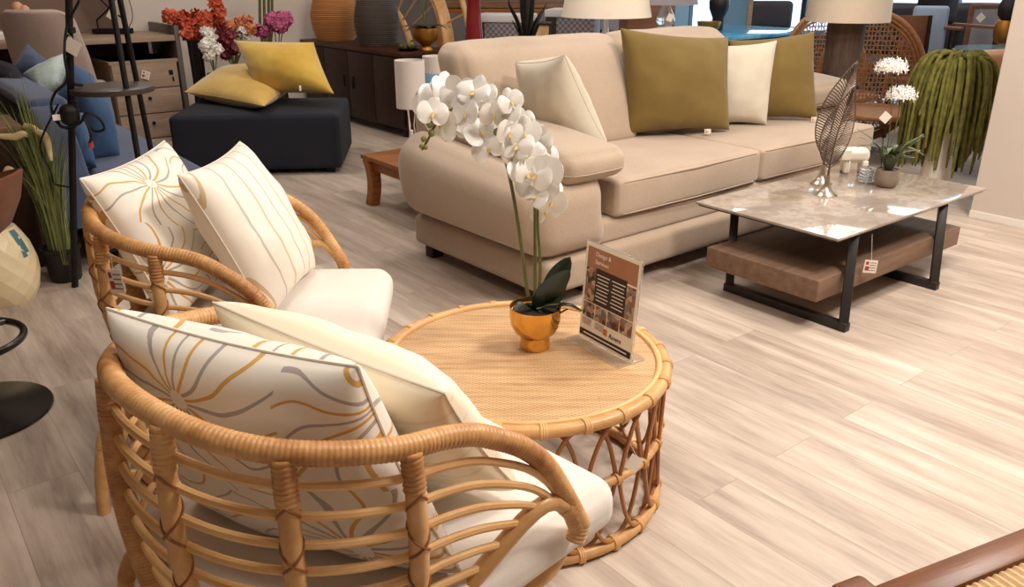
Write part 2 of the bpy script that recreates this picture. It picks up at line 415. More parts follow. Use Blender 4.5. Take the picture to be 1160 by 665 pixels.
def resample(P, n, closed=False):
    P = [V(p) for p in P]
    if closed: P = P+[P[0]]
    L = [0]
    for a, b in zip(P, P[1:]): L.append(L[-1]+(b-a).length)
    out = []; j = 0
    for i in range(n):
        t = L[-1]*i/(n if closed else n-1)
        while j < len(P)-2 and L[j+1] < t: j += 1
        k = (t-L[j])/max(1e-9, L[j+1]-L[j]); out.append(P[j].lerp(P[j+1], k))
    return out
def rbox(mb, c, size, r=.04, puff=(0, 0, 0), mi=0, rot=None, n=14, wr=0.0, seed=0, fn=None):
    """soft rounded block with bulging faces"""
    h = [x/2 for x in size]; r = min(r, min(h)*.98)
    def line(hh):
        e = [-1+k/4*(r/hh) for k in range(5)]; inn = [(-1+r/hh)+(2-2*r/hh)*k/n for k in range(1, n)]
        return e+inn+[-x for x in reversed(e)]
    G = [line(x) for x in h]; vid = {}; vs = []; fs = []; c = V(c)
    def vert(p):
        key = tuple(round(x, 6) for x in p)
        if key in vid: return vid[key]
        q = V((p[0]*h[0], p[1]*h[1], p[2]*h[2])); i = V([max(-(h[k]-r), min(h[k]-r, q[k])) for k in range(3)])
        d = q-i; q = i+d.normalized()*r if d.length > 1e-9 else q
        for k in range(3):
            a, b = [(1-p[j]**2) for j in range(3) if j != k]
            q[k] += puff[k]*p[k]*(max(0, a)**.6)*(max(0, b)**.6)
        if wr: q += V((0, 0, 1))*wr*noise.noise(V((q.x*6+seed, q.y*6, q.z*6)))+V((1, 0, 0))*wr*.6*noise.noise(V((q.x*7, q.y*7+seed, q.z*7)))
        if fn: q = fn(q, p)
        if rot is not None: q = rot @ q
        vid[key] = len(vs); vs.append(q+c); return vid[key]
    for ax in range(3):
        u, w = [k for k in range(3) if k != ax]
        for sg in (-1, 1):
            for i in range(len(G[u])-1):
                for j in range(len(G[w])-1):
                    P = []
                    for (a, b) in ((i, j), (i+1, j), (i+1, j+1), (i, j+1)):
                        p = [0, 0, 0]; p[ax] = sg; p[u] = G[u][a]; p[w] = G[w][b]; P.append(vert(p))
                    if (sg > 0) == (ax == 1): P.reverse()
                    fs.append(tuple(P))
    return mb.add(vs, fs, mi)
def pillow_mb(c00, c10, c11, c01, T=.14, n=30, pinch=.07, wr=.006, seed=0, power=.42, sag=0.0):
    """scatter cushion through four corners (bottom left, bottom right, top right, top left)"""
    C4 = [V(c) for c in (c00, c10, c11, c01)]
    N = ((C4[1]-C4[0]).cross(C4[3]-C4[0])+(C4[2]-C4[1]).cross(C4[3]-C4[2])).normalized()
    mb = MB()
    vs = []; uvs = []; fs = []
    def base(u, v):
        uu = u*(1-pinch*(1-v*v)); vv = v*(1-pinch*(1-u*u)); a = (uu+1)/2; b = (vv+1)/2
        return (C4[0]*(1-a)+C4[1]*a)*(1-b)+(C4[3]*(1-a)+C4[2]*a)*b
    cl = lambda k: -cos(pi*k/n)
    for sd in (1, -1):
        o = len(vs)
        for j in range(n+1):
            for i in range(n+1):
                u, v = cl(i), cl(j); e = max(0, (1-u*u)*(1-v*v))
                h = T/2*e**power
                p = base(u, v); w = noise.noise(V((u*2.3+seed*3.1, v*2.3+sd, seed)))*1.0+.5*noise.noise(V((u*6+seed, v*6+sd*5, seed*2)))
                # short pull wrinkles running in from the corners and edges
                w += .7*noise.noise(V((u*11+seed, v*3, sd*3)))*(abs(u)**3)+.7*noise.noise(V((u*3, v*11+seed, sd*3)))*(abs(v)**3)
                vs.append(p+N*(sd*h)+N*(wr*w*min(1, e*4))-V((0, 0, 1))*sag*e); uvs.append(((u+1)/2+(.37 if sd < 0 else 0), (v+1)/2))
        for j in range(n):
            for i in range(n):
                q = (o+j*(n+1)+i, o+j*(n+1)+i+1, o+(j+1)*(n+1)+i+1, o+(j+1)*(n+1)+i); fs.append(q if sd > 0 else q[::-1])
    mb.add(vs, fs, 0, uvs)
    rim = [base(cl(i), -1) for i in range(n)]+[base(1, cl(j)) for j in range(n)]+[base(-cl(i), 1) for i in range(n)]+[base(-1, -cl(j)) for j in range(n)]
    return mb, rim
def pillow(name, mat, label, corners, T=.14, group=None, piping=None, tagpart=None, cat='cushion', **k):
    loc = sum((V(c) for c in corners), V())/4; loc = V((loc.x, loc.y, min(V(c).z for c in corners)))
    cs = [V(c)-loc for c in corners]
    mb, rim = pillow_mb(*cs, T=T, **k)
    o = mb.build(name, mat, loc=loc); tag(o, label, cat, group)
    p = MB().tube(rim, .0026 if piping else .002, 6, closed=True).build('piping', piping or mat, o)
    return o
def lettering(text, size, mat, parent, loc, rot, align='LEFT', ext=.0003, name='lettering', shear=0.0, sx=1.0):
    cu = bpy.data.curves.new(name, 'FONT'); cu.body = text; cu.size = size; cu.extrude = ext; cu.align_x = align; cu.shear = shear
    t = bpy.data.objects.new(name, cu); COL.objects.link(t)
    dg = bpy.context.evaluated_depsgraph_get(); me = bpy.data.meshes.new_from_object(t.evaluated_get(dg))
    bpy.data.objects.remove(t)
    me.materials.clear(); me.materials.append(M[mat])
    o = bpy.data.objects.new(name, me); COL.objects.link(o); o.parent = parent; o.location = loc; o.rotation_euler = rot; o.scale = (sx, 1, 1)
    return o
def facing_tag(name, parent, loc, size, rotz, tilt=0.0, spin=0.0, printed=True, name_str='string', hang=None):
    """small card price tag; local x is its width, z its height"""
    w, h = size
    R = Matrix.Rotation(rotz, 3, 'Z') @ Matrix.Rotation(tilt, 3, 'X') @ Matrix.Rotation(spin, 3, 'Y')
    loc = V(loc)
    t = MB().box((0, 0, 0), (w, .0012, h), bev=.0003, seg=1).xf(R.to_4x4()).build(name, 'paper_white', parent, loc=loc, smooth=False)
    if printed:
        MB().box((-.28*w, -.0009, .26*h), (.22*w, .0006, .24*h), bev=0).box((-.25*w, -.0009, -.16*h), (.3*w, .0006, .34*h), bev=0).xf(R.to_4x4()).build('red_print', 'print_red', t, smooth=False)
        mb = MB()
        for k in range(4): mb.box((.16*w, -.0009, (.3-.2*k)*h), (.5*w, .0006, .05*h), bev=0)
        mb.xf(R.to_4x4()).build('text_lines', 'print_grey', t, smooth=False)
    if hang is not None: MB().tube([V((0, 0, 0))+R @ V((0, 0, h*.42)), V(hang)-loc], .0007, 5).build(name_str, 'paper_white', t)
    return t
# ------------------------------------------------------------------ the room
def room():
    z1 = 3.0
    mb = MB().box((5.0, 4.5, -.05), (19, 17, .1), bev=0); struct(mb.build('floor', 'floor_planks', smooth=False))
    mb = MB().box((5.0, 4.5, z1+.05), (19, 17, .1), bev=0); struct(mb.build('ceiling', 'ceiling_paint', smooth=False))
    yw = 7.42
    xs = atx(0, 0, 1).x
    xsplit = aty(124, 10, yw).x; xend = 3.9
    struct(MB().box(((-4.5+xsplit)/2, yw+.06, z1/2), (xsplit+4.5, .12, z1), bev=0).build('wall_back_left', 'wall_taupe', smooth=False))
    struct(MB().box(((xsplit+xend)/2, yw+.06, z1/2), (xend-xsplit, .12, z1), bev=0).build('wall_back', 'wall_cream', smooth=False))
    struct(MB().box((-4.5+.06, 4.5, z1/2), (.12, 17, z1), bev=0).build('wall_left', 'wall_white', smooth=False))
    struct(MB().box((5, -3.94, z1/2), (19, .12, z1), bev=0).build('wall_front', 'wall_white', smooth=False))
    struct(MB().box((5, 12.94, z1/2), (19, .12, z1), bev=0).build('wall_far', 'wall_taupe', smooth=False))
    # the white pier at the right
    struct(MB().box((4.62+.3, 1.83-1.4, z1/2), (.6, 2.8, z1), bev=.004).build('wall_right', 'wall_white', smooth=False))
    struct(MB().box((4.62-.004, 1.83-1.4, .02), (.008, 2.8, .04), bev=.002).build('baseboard_right', 'trim_white', smooth=False))
    # glazed shop front on the far right
    xw = 12.5; y0, y1 = -3.9, 12.9; n = 7; wd = (y1-y0)/n
    struct(MB().box((xw, (y0+y1)/2, .05), (.14, y1-y0, .1), bev=.004).build('trim_1', 'window_frame_paint', smooth=False))
    struct(MB().box((xw, (y0+y1)/2, 2.9), (.14, y1-y0, .2), bev=.004).build('trim_2', 'window_frame_paint', smooth=False))
    for k in range(n):
        ya = y0+k*wd; w = struct(MB().box((0, 0, .0), (.012, wd-.08, 2.7), bev=0).build('window_%d' % (k+1), 'window_glass', loc=(xw, ya+wd/2, 1.45), smooth=False))
        fr = MB()
        for s in (-1, 1): fr.box((0, s*(wd/2-.02), 0), (.1, .05, 2.7), bev=.004)
        fr.box((0, 0, .55), (.06, wd-.08, .05), bev=.004)
        fr.build('window_frame', 'window_frame_paint', w, smooth=False)
    struct(MB().box((30, 4.5, -.1), (32, 60, .1), bev=0, mi=0).build('ground', 'paving', smooth=False))

# ------------------------------------------------------------------ rattan tub chairs
K_ = .893
RP = [.306*K_, .347*K_, .308*K_, .155]; ZK = [z*K_ for z in (.8, .771, .742, .7, .594, .44)]; KS = [0, .3, .55, .75, .9, 1.]
def rail_half():
    Rx, Ry, L, fl = RP; P = []
    for k in range(60): a = pi/2*k/59; P.append((-Rx*cos(a), Ry*sin(a)))
    for k in range(1, 21): P.append((L*k/20, Ry+fl*L*k/20))
    return P
_H = rail_half(); _L = [0]
for a, b in zip(_H, _H[1:]): _L.append(_L[-1]+hypot(b[0]-a[0], b[1]-a[1]))
_L = [x/_L[-1] for x in _L]
def zprof(s):
    m = []
    for i in range(6):
        if i == 0: m.append(0.0)
        elif i == 5: m.append((ZK[5]-ZK[4])/(KS[5]-KS[4]))
        else:
            h0 = KS[i]-KS[i-1]; h1 = KS[i+1]-KS[i]; m.append((h0*h0*ZK[i+1]+(h1*h1-h0*h0)*ZK[i]-h1*h1*ZK[i-1])/(h0*h1*(h0+h1)))
    i = 0
    while i < 4 and s > KS[i+1]: i += 1
    h = KS[i+1]-KS[i]; t = (s-KS[i])/h
    return (2*t**3-3*t*t+1)*ZK[i]+(t**3-2*t*t+t)*h*m[i]+(-2*t**3+3*t*t)*ZK[i+1]+(t**3-t*t)*h*m[i+1]
def rail(s):
    a = abs(s); i = 0
    while i < len(_L)-2 and _L[i+1] < a: i += 1
    k = (a-_L[i])/(_L[i+1]-_L[i]); x = _H[i][0]+(_H[i+1][0]-_H[i][0])*k; y = _H[i][1]+(_H[i+1][1]-_H[i][1])*k
    return V((x, y*(1 if s >= 0 else -1), zprof(a)))
RINGZ = .275
def ring(s):
    p = rail(s); return V((p.x*.9+.0, p.y*.9, RINGZ))
def surf(s, t):
    a, b = rail(s), ring(s); p = a.lerp(b, t); bow = .022*sin(pi*t)
    d = V((p.x, p.y, 0)); d = d.normalized() if d.length > 1e-5 else V()
    return p+d*bow
def wrap_rail(mb, pts, r, per=.0072, n=12, amp=.075):
    L = sum((b-a).length for a, b in zip(pts, pts[1:])); N = int(L/per*4)
    P = resample(pts, N)
    mb.tube(P, lambda t: r*(1-amp+amp*abs(sin(pi*t*L/per))), n)
def make_tub_chair(label):
    t = thing('rattan_armchair', label, 'armchair')
    pts = [rail(-1+2*k/140) for k in range(141)]
    e0 = pts[0]-V((0, 0, .03))+V((-.012, 0, 0)); e1 = pts[-1]-V((0, 0, .03))+V((-.012, 0, 0))
    mb = MB(); wrap_rail(mb, [e0]+pts+[e1], .0175); mb.build('top_rail', 'rattan', t)
    # side poles from the arm ends slanting down and back to the seat ring
    def pole_t(s): return max(0.0, min(1.0, (1-abs(s))/.4))
    for sg in (-1, 1):
        P = [surf(sg*(1-.4*k/14), k/14) for k in range(15)]
        P[0] = P[0]-V((0, 0, .02))
        o = MB().tube(P, .0145, 10).build('side_pole', 'rattan_pole', t)
        lb = MB()
        wrap_rail(lb, [P[0], P[1], P[2]], .0165, .005, 10)
        lb.build('binding', 'rattan', o)
    posts = [-.57, -.35, -.12, .12, .35, .57]
    for s in posts:
        P = [surf(s, k/12)+V((0, 0, -.004 if k == 0 else 0)) for k in range(13)]
        out = V((P[6].x, P[6].y, 0)).normalized()
        P = [p+out*.006 for p in P]
        o = MB().tube(P, .0145, 10).build('post', 'rattan_pole', t)
        lb = MB(); wrap_rail(lb, P[0:3], .0166, .0075, 10, .10); lb.build('binding', 'rattan', o); lb = MB()
        if s == .12:    # this post is bound all the way down and swells towards the seat
            L_ = sum((q-p).length for p, q in zip(P, P[1:])); RS = resample(P[1:], int(L_/.0072*4))
            lb.tube(RS, lambda u: (.0155+.016*u**2)*(.93+.07*abs(sin(pi*u*L_/.0072))), 12); lb.build('wrapping', 'rattan', o); lb = MB()
            R2 = [ring(.12)+V((0, 0, .01)), ring(.12)+V((.0, .004, -.13)), ring(.12)+V((.004, .01, -.262))]; MB().tube(R2, .0135, 10).build('post_foot', 'rattan_pole', o)
            continue
        for sgn in (-1, 1):    # crossed lashing winding down the post
            q = []; R = resample(P[2:], 90)
            for k, p in enumerate(R):
                a = sgn*2*pi*k/90*4.0; ax = (R[min(k+1, 89)]-R[max(k-1, 0)]).normalized(); u = out-ax*out.dot(ax); u.normalize(); w = ax.cross(u)
                q.append(p+(u*cos(a)+w*sin(a))*.0148)
            lb.tube(q, .0022, 5)
        lb.build('lashing', 'rattan_lash', o)
    for k in range(8):
        tt = .115+.108*k; sm = 1-.4*tt-.005
        P = [surf(-sm+2*sm*j/70, tt) for j in range(71)]
        MB().tube(P, .0066, 8).build('rung', 'rattan_light', t)
    # seat ring and frame
    P = [ring(-.6+1.2*k/50) for k in range(51)]
    front = [V((.10, P[-1].y+.01, RINGZ)), V((.26, .30, RINGZ)), V((.36, .22, RINGZ)), V((.375, 0, RINGZ)), V((.36, -.22, RINGZ)), V((.26, -.30, RINGZ)), V((.10, P[0].y-.01, RINGZ))]
    MB().tube(resample(spline(P[::5]+front, 8, True), 150, True), .016, 10, closed=True).build('seat_ring', 'rattan_pole', t)
    sl = MB()
    for k in range(9):
        x = -.2+k*.062; w = .29 if x > -.05 else .29*sqrt(max(.05, 1-((x+.05)/.23)**2)); sl.tube([(x, -w, RINGZ+.006), (x, w, RINGZ+.006)], .008, 6)
    sl.build('seat_slats', 'rattan_pole', t)
    # arched leg frames, one at each side
    for sg in (-1, 1):
        y = sg*.335
        P = spline([(-.25, y*1.05, 0), (-.238, y*1.02, .13), (-.2, y*.96, .235), (-.08, y*.86, .262), (.1, y*.86, .262), (.22, y*.92, .235), (.27, y*.98, .13), (.285, y*1.0, 0)], 8)
        o = MB().tube(P, .0155, 10).build('leg', 'rattan_pole', t)
        
        for sl_ in (P[11:20], P[36:45]):
            b = MB(); wrap_rail(b, sl_, .0172, .006, 10); b.build('binding', 'rattan', o)
        MB().tube([(-.235, y*1.0, .10), (.27, y*.98, .10)], .010, 8).build('stretcher', 'rattan_pole', t)
    MB().tube([(-.235, -.33, .115), (-.27, 0, .19), (-.235, .33, .115)], .011, 8).build('stretcher', 'rattan_pole', t)
    # seat cushion
    def sh(q, p):
        if q.x < 0:
            k = sqrt(max(0, 1-(q.x/.335)**2*.62)); q.y *= .55+.45*k
        return q
    mb = MB(); rbox(mb, (.095, 0, .343), (.66, .66, .105), .045, (.006, .006, .012), fn=sh, n=18)
    o = mb.build('seat_cushion', 'seat_white', t)
    return t
def tub_chairs():
    a = make_tub_chair('rattan tub armchair nearest the camera with striped slatted back and white seat')
    near = (.531*K_, 1.267*K_, .13); rear = (.747*K_, 2.345*K_, -.617)
    a.location = (near[0], near[1], 0); a.rotation_euler = (0, 0, near[2]); a['group'] = 'rattan tub armchairs'
    a['label'] = 'rattan tub armchair in the foreground seen from behind, its arm beside the round table'
    b = dup(a, (rear[0], rear[1], 0), rear[2], 'rattan tub armchair standing behind the foreground one, beside the tall grass plant', 'rattan tub armchairs')
    def L(po, p): x, y, z = p; c, s = cos(po[2]), sin(po[2]); return V((po[0]+x*c-y*s, po[1]+x*s+y*c, z))
    g = 'scatter cushions on the rattan armchairs'
    # corners: bottom left, bottom right, top right, top left as seen from the seat's front
    P = lambda po, l: [L(po, p) for p in l]
    pillow('scatter_cushion', 'petal_print', 'white cushion with grey and ochre petal print propped in the foreground rattan armchair',
           P(near, [(-.14, .15, .405), (.045, -.31, .405), (-.07, -.25, .77), (-.225, .165, .778)]), .18, g, 'piping_cream', seed=1, power=.38)
    pillow('scatter_cushion', 'cream_emboss', 'plain cream cushion lying in front of the petal cushion in the foreground armchair',
           P(near, [(.15, .23, .42), (.235, -.25, .43), (.045, -.285, .70), (-.045, .2, .725)]), .17, g, 'piping_cream', seed=2, power=.38)
    pillow('scatter_cushion', 'petal_print', 'white cushion with petal print against the back of the rear rattan armchair',
           P(rear, [(-.08, -.16, .42), (-.04, .25, .42), (-.19, .27, .80), (-.25, -.14, .79)]), .16, g, 'piping_cream', seed=3, power=.38)
    pillow('scatter_cushion', 'stripe_print', 'cream cushion with thin curved stripes leaning forward in the rear rattan armchair',
           P(rear, [(.15, -.15, .42), (.2, .25, .42), (.02, .27, .795), (-.03, -.115, .79)]), .18, g, 'piping_cream', seed=4, power=.4)
    # printed price tag hanging on the rear chair
    t = thing('price_tag', 'small printed price tag hanging inside the rear rattan chair\'s side', 'price tag', (0, 0, 0))
    p = L(rear, tuple(surf(-.44, .22)+V((-.012, -.014, 0)))); t.location = p
    facing_tag('card', t, (0, 0, 0), (.036, .06), -YAW-.15, .1, hang=(0, 0, .06))

# ------------------------------------------------------------------ round rattan table
def round_table():
    c = (atz(437, 385, .375)+atz(757, 410, .375)+atz(590, 338, .375)+atz(600, 487, .375))/4
    R = .352; t = thing('round_coffee_table', 'round rattan coffee table with woven top and looped open sides', 'coffee table', (c.x, c.y, 0))
    zt = .362
    MB().lathe([(0.001, zt-.012), (R-.022, zt-.012), (R-.022, zt+.002), (.001, zt+.002)], 96, cap=False).build('woven_top', 'woven_cane', t)
    ringp = lambda r, z, n=120: [(r*cos(2*pi*k/n), r*sin(2*pi*k/n), z) for k in range(n)]
    MB().tube(ringp(R-.022, zt+.004), .0072, 8, closed=True).build('inner_edge', 'rattan_light', t)
    r1 = MB().tube(ringp(R-.006, zt-.006), .0145, 12, closed=True).build('top_rim', 'rattan_pole', t)
    r2 = MB().tube(ringp(R-.012, .192), .0105, 10, closed=True).build('middle_ring', 'rattan_pole', t)
    r3 = MB().tube(ringp(R-.012, .018), .0155, 12, closed=True).build('bottom_ring', 'rattan_pole', t); rings = (r1, r2, r3)
    n = 23; w = 2*pi/n
    def cyl(a, z, dr=0): return V(((R-.012+dr)*cos(a), (R-.012+dr)*sin(a), z))
    for k in range(n):
        a = k*w+.05
        for lo, hi, up in ((.192, .352, True), (.192, .03, False)):
            P = []
            for j in range(25):
                u = -1+j/12; z = lo+(hi-lo)*(1-abs(u)**2.8)
                dr = .006 if u < 0 else -.004
                P.append(cyl(a+u*w*1.0, z, dr))
            MB().tube(P, .0052, 7).build('loop_rod', 'rattan_mid' if not up else 'rattan_mid', t)
    for k in range(n):
        a = k*w+.05
        for z, r0, rg in ((zt-.006, .0158, 0), (.192, .0125, 1), (.018, .0168, 2)):
            b = MB()
            c2 = V(((R-(.006 if z > .3 else .012))*cos(a), (R-(.006 if z > .3 else .012))*sin(a), z)); tg = V((-sin(a), cos(a), 0)); rd = V((cos(a), sin(a), 0))
            for q in (-.006, 0, .006):
                b.tube([c2+tg*q*.86+(rd*cos(x)+V((0, 0, 1))*sin(x))*r0 for x in [2*pi*i/12 for i in range(12)]], .0032, 5, closed=True)
            b.build('binding', 'rattan_light', rings[rg])
    # blank white tag on the side
    g = thing('blank_tag', 'blank white square tag hanging on the round rattan table\'s side', 'price tag')
    p = atd(718, 525, (c-V((0,0,0))).x*sin(YAW)+c.y*cos(YAW)-.245); g.location = p
    facing_tag('card', g, (0, 0, 0), (.036, .036), -YAW+.35, -.15, radians(38), printed=False, hang=(-.006, .01, .05))
    return c
simple('seat_cord', (206, 166, 118), (226, 190, 144), .8, scale=60, bump=.6)
simple('piping_cream', (226, 216, 200), rough=.8)
# ------------------------------------------------------------------ orchid
def petal(L, W, cup=.12, n=7, round_=.6):
    """one rounded petal lying along +x, base at the origin"""
    vs = []; fs = []
    for i in range(n):
        u = .02+.98*(1-cos(pi*i/(n-1)))/2; wd = W*max(.06 if i < n-1 else .02, sqrt(max(0, 1-(2*u-1)**2)))*(.55+.45*min(1, u*2.2))
        for j in range(5):
            v = -1+j/2; vs.append(V((L*u-(.06*L*abs(v)**2 if i > n-3 else 0)*0, wd*v*.5, cup*L*(u*u*.7)-cup*W*abs(v)**2*.5)))
    for i in range(n-1):
        for j in range(4): fs.append((i*5+j, i*5+j+1, (i+1)*5+j+1, (i+1)*5+j))
    return vs, fs
def frame_mat(p, nrm, roll):
    z = V(nrm).normalized(); x = z.orthogonal().normalized(); y = z.cross(x)
    R = Matrix((x, y, z)).transposed() @ Matrix.Rotation(roll, 3, 'Z'); return Matrix.Translation(V(p)) @ R.to_4x4()
def orchid_flower(S, rnd):
    mb = MB()
    for a, L, W in ((0, 1.0, 1.35), (180, 1.0, 1.35), (90, .98, .85), (215, .92, .8), (325, .92, .8)):
        vs, fs = petal(L*S, W*S, rnd.uniform(-.1, .3), 10, .42 if W > 1 else .55)
        R = Matrix.Rotation(radians(a+rnd.uniform(-8, 8)), 3, 'Z'); mb.add([R @ v+V((0, 0, .004 if W > 1 else 0)) for v in vs], fs)
    lip = MB()
    vs, fs = petal(.3*S, .26*S, .6, 6, .7); R = Matrix.Rotation(radians(-90), 3, 'Z')
    lip.add([R @ v+V((0, 0, .006)) for v in vs], fs)
    lip.lathe([(.001, .0), (.05*S, .03*S), (.06*S, .07*S), (.035*S, .11*S), (.001, .12*S)], 8)
    return mb, lip
def orchid(tc):
    zt = .364
    base = atz(606, 393, zt); t = thing('potted_orchid', 'white orchid with long arching stems in a shiny gold pot on the round table', 'plant', tuple(base))
    s_ = .98
    prof = [(.0, .0), (.036, .0), (.038, .004), (.037, .014), (.0365, .03), (.039, .036), (.052, .046), (.061, .064), (.0645, .085), (.064, .112), (.0615, .112), (.0605, .1), (.058, .098)]
    MB().lathe(prof, 48, cap=False).build('pot', 'gold', t)
    MB().lathe([(.001, .101), (.03, .103), (.06, .098)], 24, cap=False).build('soil', 'soil', t)
    D0 = base.x*sin(YAW)+base.y*cos(YAW)
    def at(px, py, dd=0): return atd(px, py, D0+dd)-base
    # stems
    stems = [([(598, 335), (592, 290), (583, 230), (573, 183), (560, 150), (545, 133), (523, 122), (505, 128), (493, 142), (485, 158), (478, 170)], .0046, [0, 0, 0, 0, .01, .02, .0, -.01, -.02, -.02, -.02]),
             ([(606, 338), (606, 300), (606, 250), (605, 200), (598, 165), (585, 140), (575, 128)], .0044, [.01, .02, .02, .02, .01, 0, 0]),
             ([(610, 336), (612, 300), (609, 250), (612, 215), (620, 205), (622, 225)], .004, [.0, .0, .0, .0, -.01, -.03])]
    for P, r, dd in stems:
        q = spline([at(x, y, d) for (x, y), d in zip(P, dd)], 8)
        MB().tube(q, lambda u, r=r: r*(1-.45*u), 8).build('stem', 'stem_green', t)
    # leaves
    def leaf(P, W, mat='leaf_dark', face=None):
        P = resample(spline(P, 8), 16); vs = []; fs = []
        for i, p in enumerate(P):
            u = i/15; tg = (P[min(i+1, 15)]-P[max(i-1, 0)]).normalized(); sd = tg.cross(face if face else V((0, 0, 1)))
            sd = sd.normalized() if sd.length > 1e-3 else V((1, 0, 0)); up = sd.cross(tg); w = W*max(.02, sin(pi*(u*.93+.07))**.6)
            for j in range(5):
                v = -1+j/2; vs.append(p+sd*w*v+up*abs(v)*w*.25)
            for j in range(5):
                v = -1+j/2; vs.append(p+sd*w*v+up*(abs(v)*w*.25-.0015))
        for i in range(15):
            for j in range(4):
                fs.append((i*10+j, i*10+j+1, i*10+11+j, i*10+10+j)); fs.append((i*10+5+j, i*10+15+j, i*10+16+j, i*10+6+j))
        MB().add(vs, fs).build('leaf', mat, t)
    leaf([at(606, 352), at(622, 340, .02), at(632, 315, .03), at(646, 291, .04)], .030, face=V((.6, .8, -.25)))
    leaf([at(606, 352), at(618, 335, -.01), at(628, 325, -.015), at(646, 306, -.015)], .027, face=V((.45, .85, -.3)))
    leaf([at(606, 350), at(622, 346, -.02), at(645, 346, -.03), at(658, 352, -.04)], .012)
    leaf([at(603, 350), at(592, 344, -.03), at(582, 352, -.05)], .012)
    for P in ([(608, 350), (630, 345), (648, 347), (660, 352)], [(610, 352), (625, 358), (643, 350)]):
        MB().tube(spline([at(x, y, -.02) for x, y in P], 8), .0025, 6).build('aerial_root', 'stem_green', t)
    rnd = random.Random(5)
    cam = (V((0, 0, EYE))-(base+V((0, 0, .3)))).normalized(); rt = V((cos(YAW), -sin(YAW), 0))
    spots = [(494, 112, 17), (520, 106, 18), (537, 104, 16), (500, 138, 17), (517, 145, 17), (543, 150, 15), (553, 168, 15), (573, 128, 16), (588, 142, 17), (568, 150, 16), (585, 165, 17), (600, 158, 17), (597, 178, 18), (612, 180, 17), (607, 197, 17), (621, 196, 17), (618, 212, 16), (600, 210, 14), (625, 228, 15), (617, 238, 15), (482, 120, 13), (510, 120, 16), (578, 115, 12), (590, 192, 14), (612, 158, 14), (505, 100, 15), (528, 128, 14), (490, 128, 14), (548, 108, 14), (560, 130, 14), (595, 150, 15), (606, 170, 15), (615, 205, 15), (598, 196, 15), (582, 178, 13), (622, 215, 14), (608, 222, 13), (577, 150, 14)]
    for i, (px, py, rp) in enumerate(spots):
        p = at(px, py, rnd.uniform(-.045, .04)); S = rp*1.5/930*1.62
        nrm = cam*1.0+rt*rnd.uniform(-.7, .7)+V((0, 0, rnd.uniform(-.5, .4)))
        mb, lip = orchid_flower(S, rnd); X = frame_mat(p, nrm, 0)
        # keep the dorsal sepal upward
        R = X.to_3x3(); up = R.transposed() @ V((0, 0, 1)); roll = atan2(up.y, up.x)-pi/2+rnd.uniform(-.5, .5)
        X = X @ Matrix.Rotation(roll, 4, 'Z')
        f = mb.xf(X).build('flower', 'petal_white', t); lip.xf(X).build('lip', 'lip_yellow', f)
    for px, py, r in ((487, 141, .0085), (489, 151, .0085), (480, 158, .007), (482, 167, .006), (477, 166, .005), (551, 140, .006), (563, 150, .009), (569, 146, .006)):
        p = at(px, py, -.03)
        MB().lathe([(.0005, -r), (r*.7, -r*.7), (r, 0), (r*.75, r*.75), (.0005, r*1.15)], 10, cap=False).xf(Matrix.Translation(p)).build('bud', 'bud_green', t)
# ------------------------------------------------------------------ acrylic stand with printed sheet
def sign_stand():
    zt = .367
    a = atz(656, 379, zt); b = atz(716, 412, zt); d = b-a; w = d.length; rz = atan2(d.y, d.x); mid = (a+b)/2
    t = thing('acrylic_sign_stand', 'clear acrylic stand holding a printed services leaflet beside the gold pot', 'sign', tuple(mid), rz)
    h = .258; tl = -.07
    R = Matrix.Rotation(tl, 4, 'X')
    up = MB().box((0, 0, h/2), (w, .003, h), bev=.0008).xf(R).build('upright_panel', 'acrylic', t)
    MB().box((0, .0, .0015), (w, .085, .003), bev=.0008).build('foot', 'acrylic', t)
    sheet = MB().box((0, -.0024, h/2), (w-.006, .0008, h-.006), bev=0).xf(R).build('leaflet', 'paper_white', t, smooth=False)
    def blk(name, mat, x0, x1, z0, z1, dy=0.0):
        return MB().box(((x0+x1)/2*w, -.0030-dy, (z0+z1)/2*h), ((x1-x0)*w, .0003, (z1-z0)*h), bev=0).xf(R).build(name, mat, sheet, smooth=False)
    blk('header_band', 'print_brown', -.45, .45, .74, .95)
    blk('services_panel', 'print_dark', -.27, .29, .40, .76, .0002)
    blk('photo', 'print_photo', -.45, -.27, .40, .74, .0001); blk('photo', 'print_photo', .29, .45, .40, .72, .0001)
    for k in range(4): blk('photo', 'print_photo', -.45+.228*k, -.45+.228*k+.215, .235, .39, .0001)
    blk('footer_band', 'print_dark', -.48, .47, .035, .10, .0001)
    blk('logo_block', 'print_orange', -.04, .03, .135, .20, .0001)
    mb = MB()
    for k in range(8):
        for c in (-.13, .15): mb.box((c*w, -.0036, (.70-.036*k)*h), ((.2 if k % 3 else .24)*w, .0003, .009*h), bev=0)
    mb.xf(R).build('text_lines', 'paper_white', sheet, smooth=False)
    mb = MB()
    for k in range(4):
        for c in (-.36, -.12): mb.box((c*w, -.0033, (.215-.018*k)*h), (.17*w, .0003, .007*h), bev=0)
    mb.xf(R).build('small_print', 'print_grey', sheet, smooth=False)
    mb = MB().box((0, -.0034, .0665*h), (.8*w, .0003, .014*h), bev=0); mb.xf(R).build('footer_text', 'paper_white', sheet, smooth=False)
    def tx(s, x, z, size, mat, sh=0.0):
        p = R @ V((x*w, -.0036, z*h)); lettering(s, size, mat, sheet, p, (pi/2+tl, 0, 0), shear=sh)
    tx('Design &', -.30, .875, .0155, 'paper_white'); tx('Services', -.30, .80, .0155, 'paper_white')
    tx('Ravera', .06, .135, .0165, 'print_ink', .35)
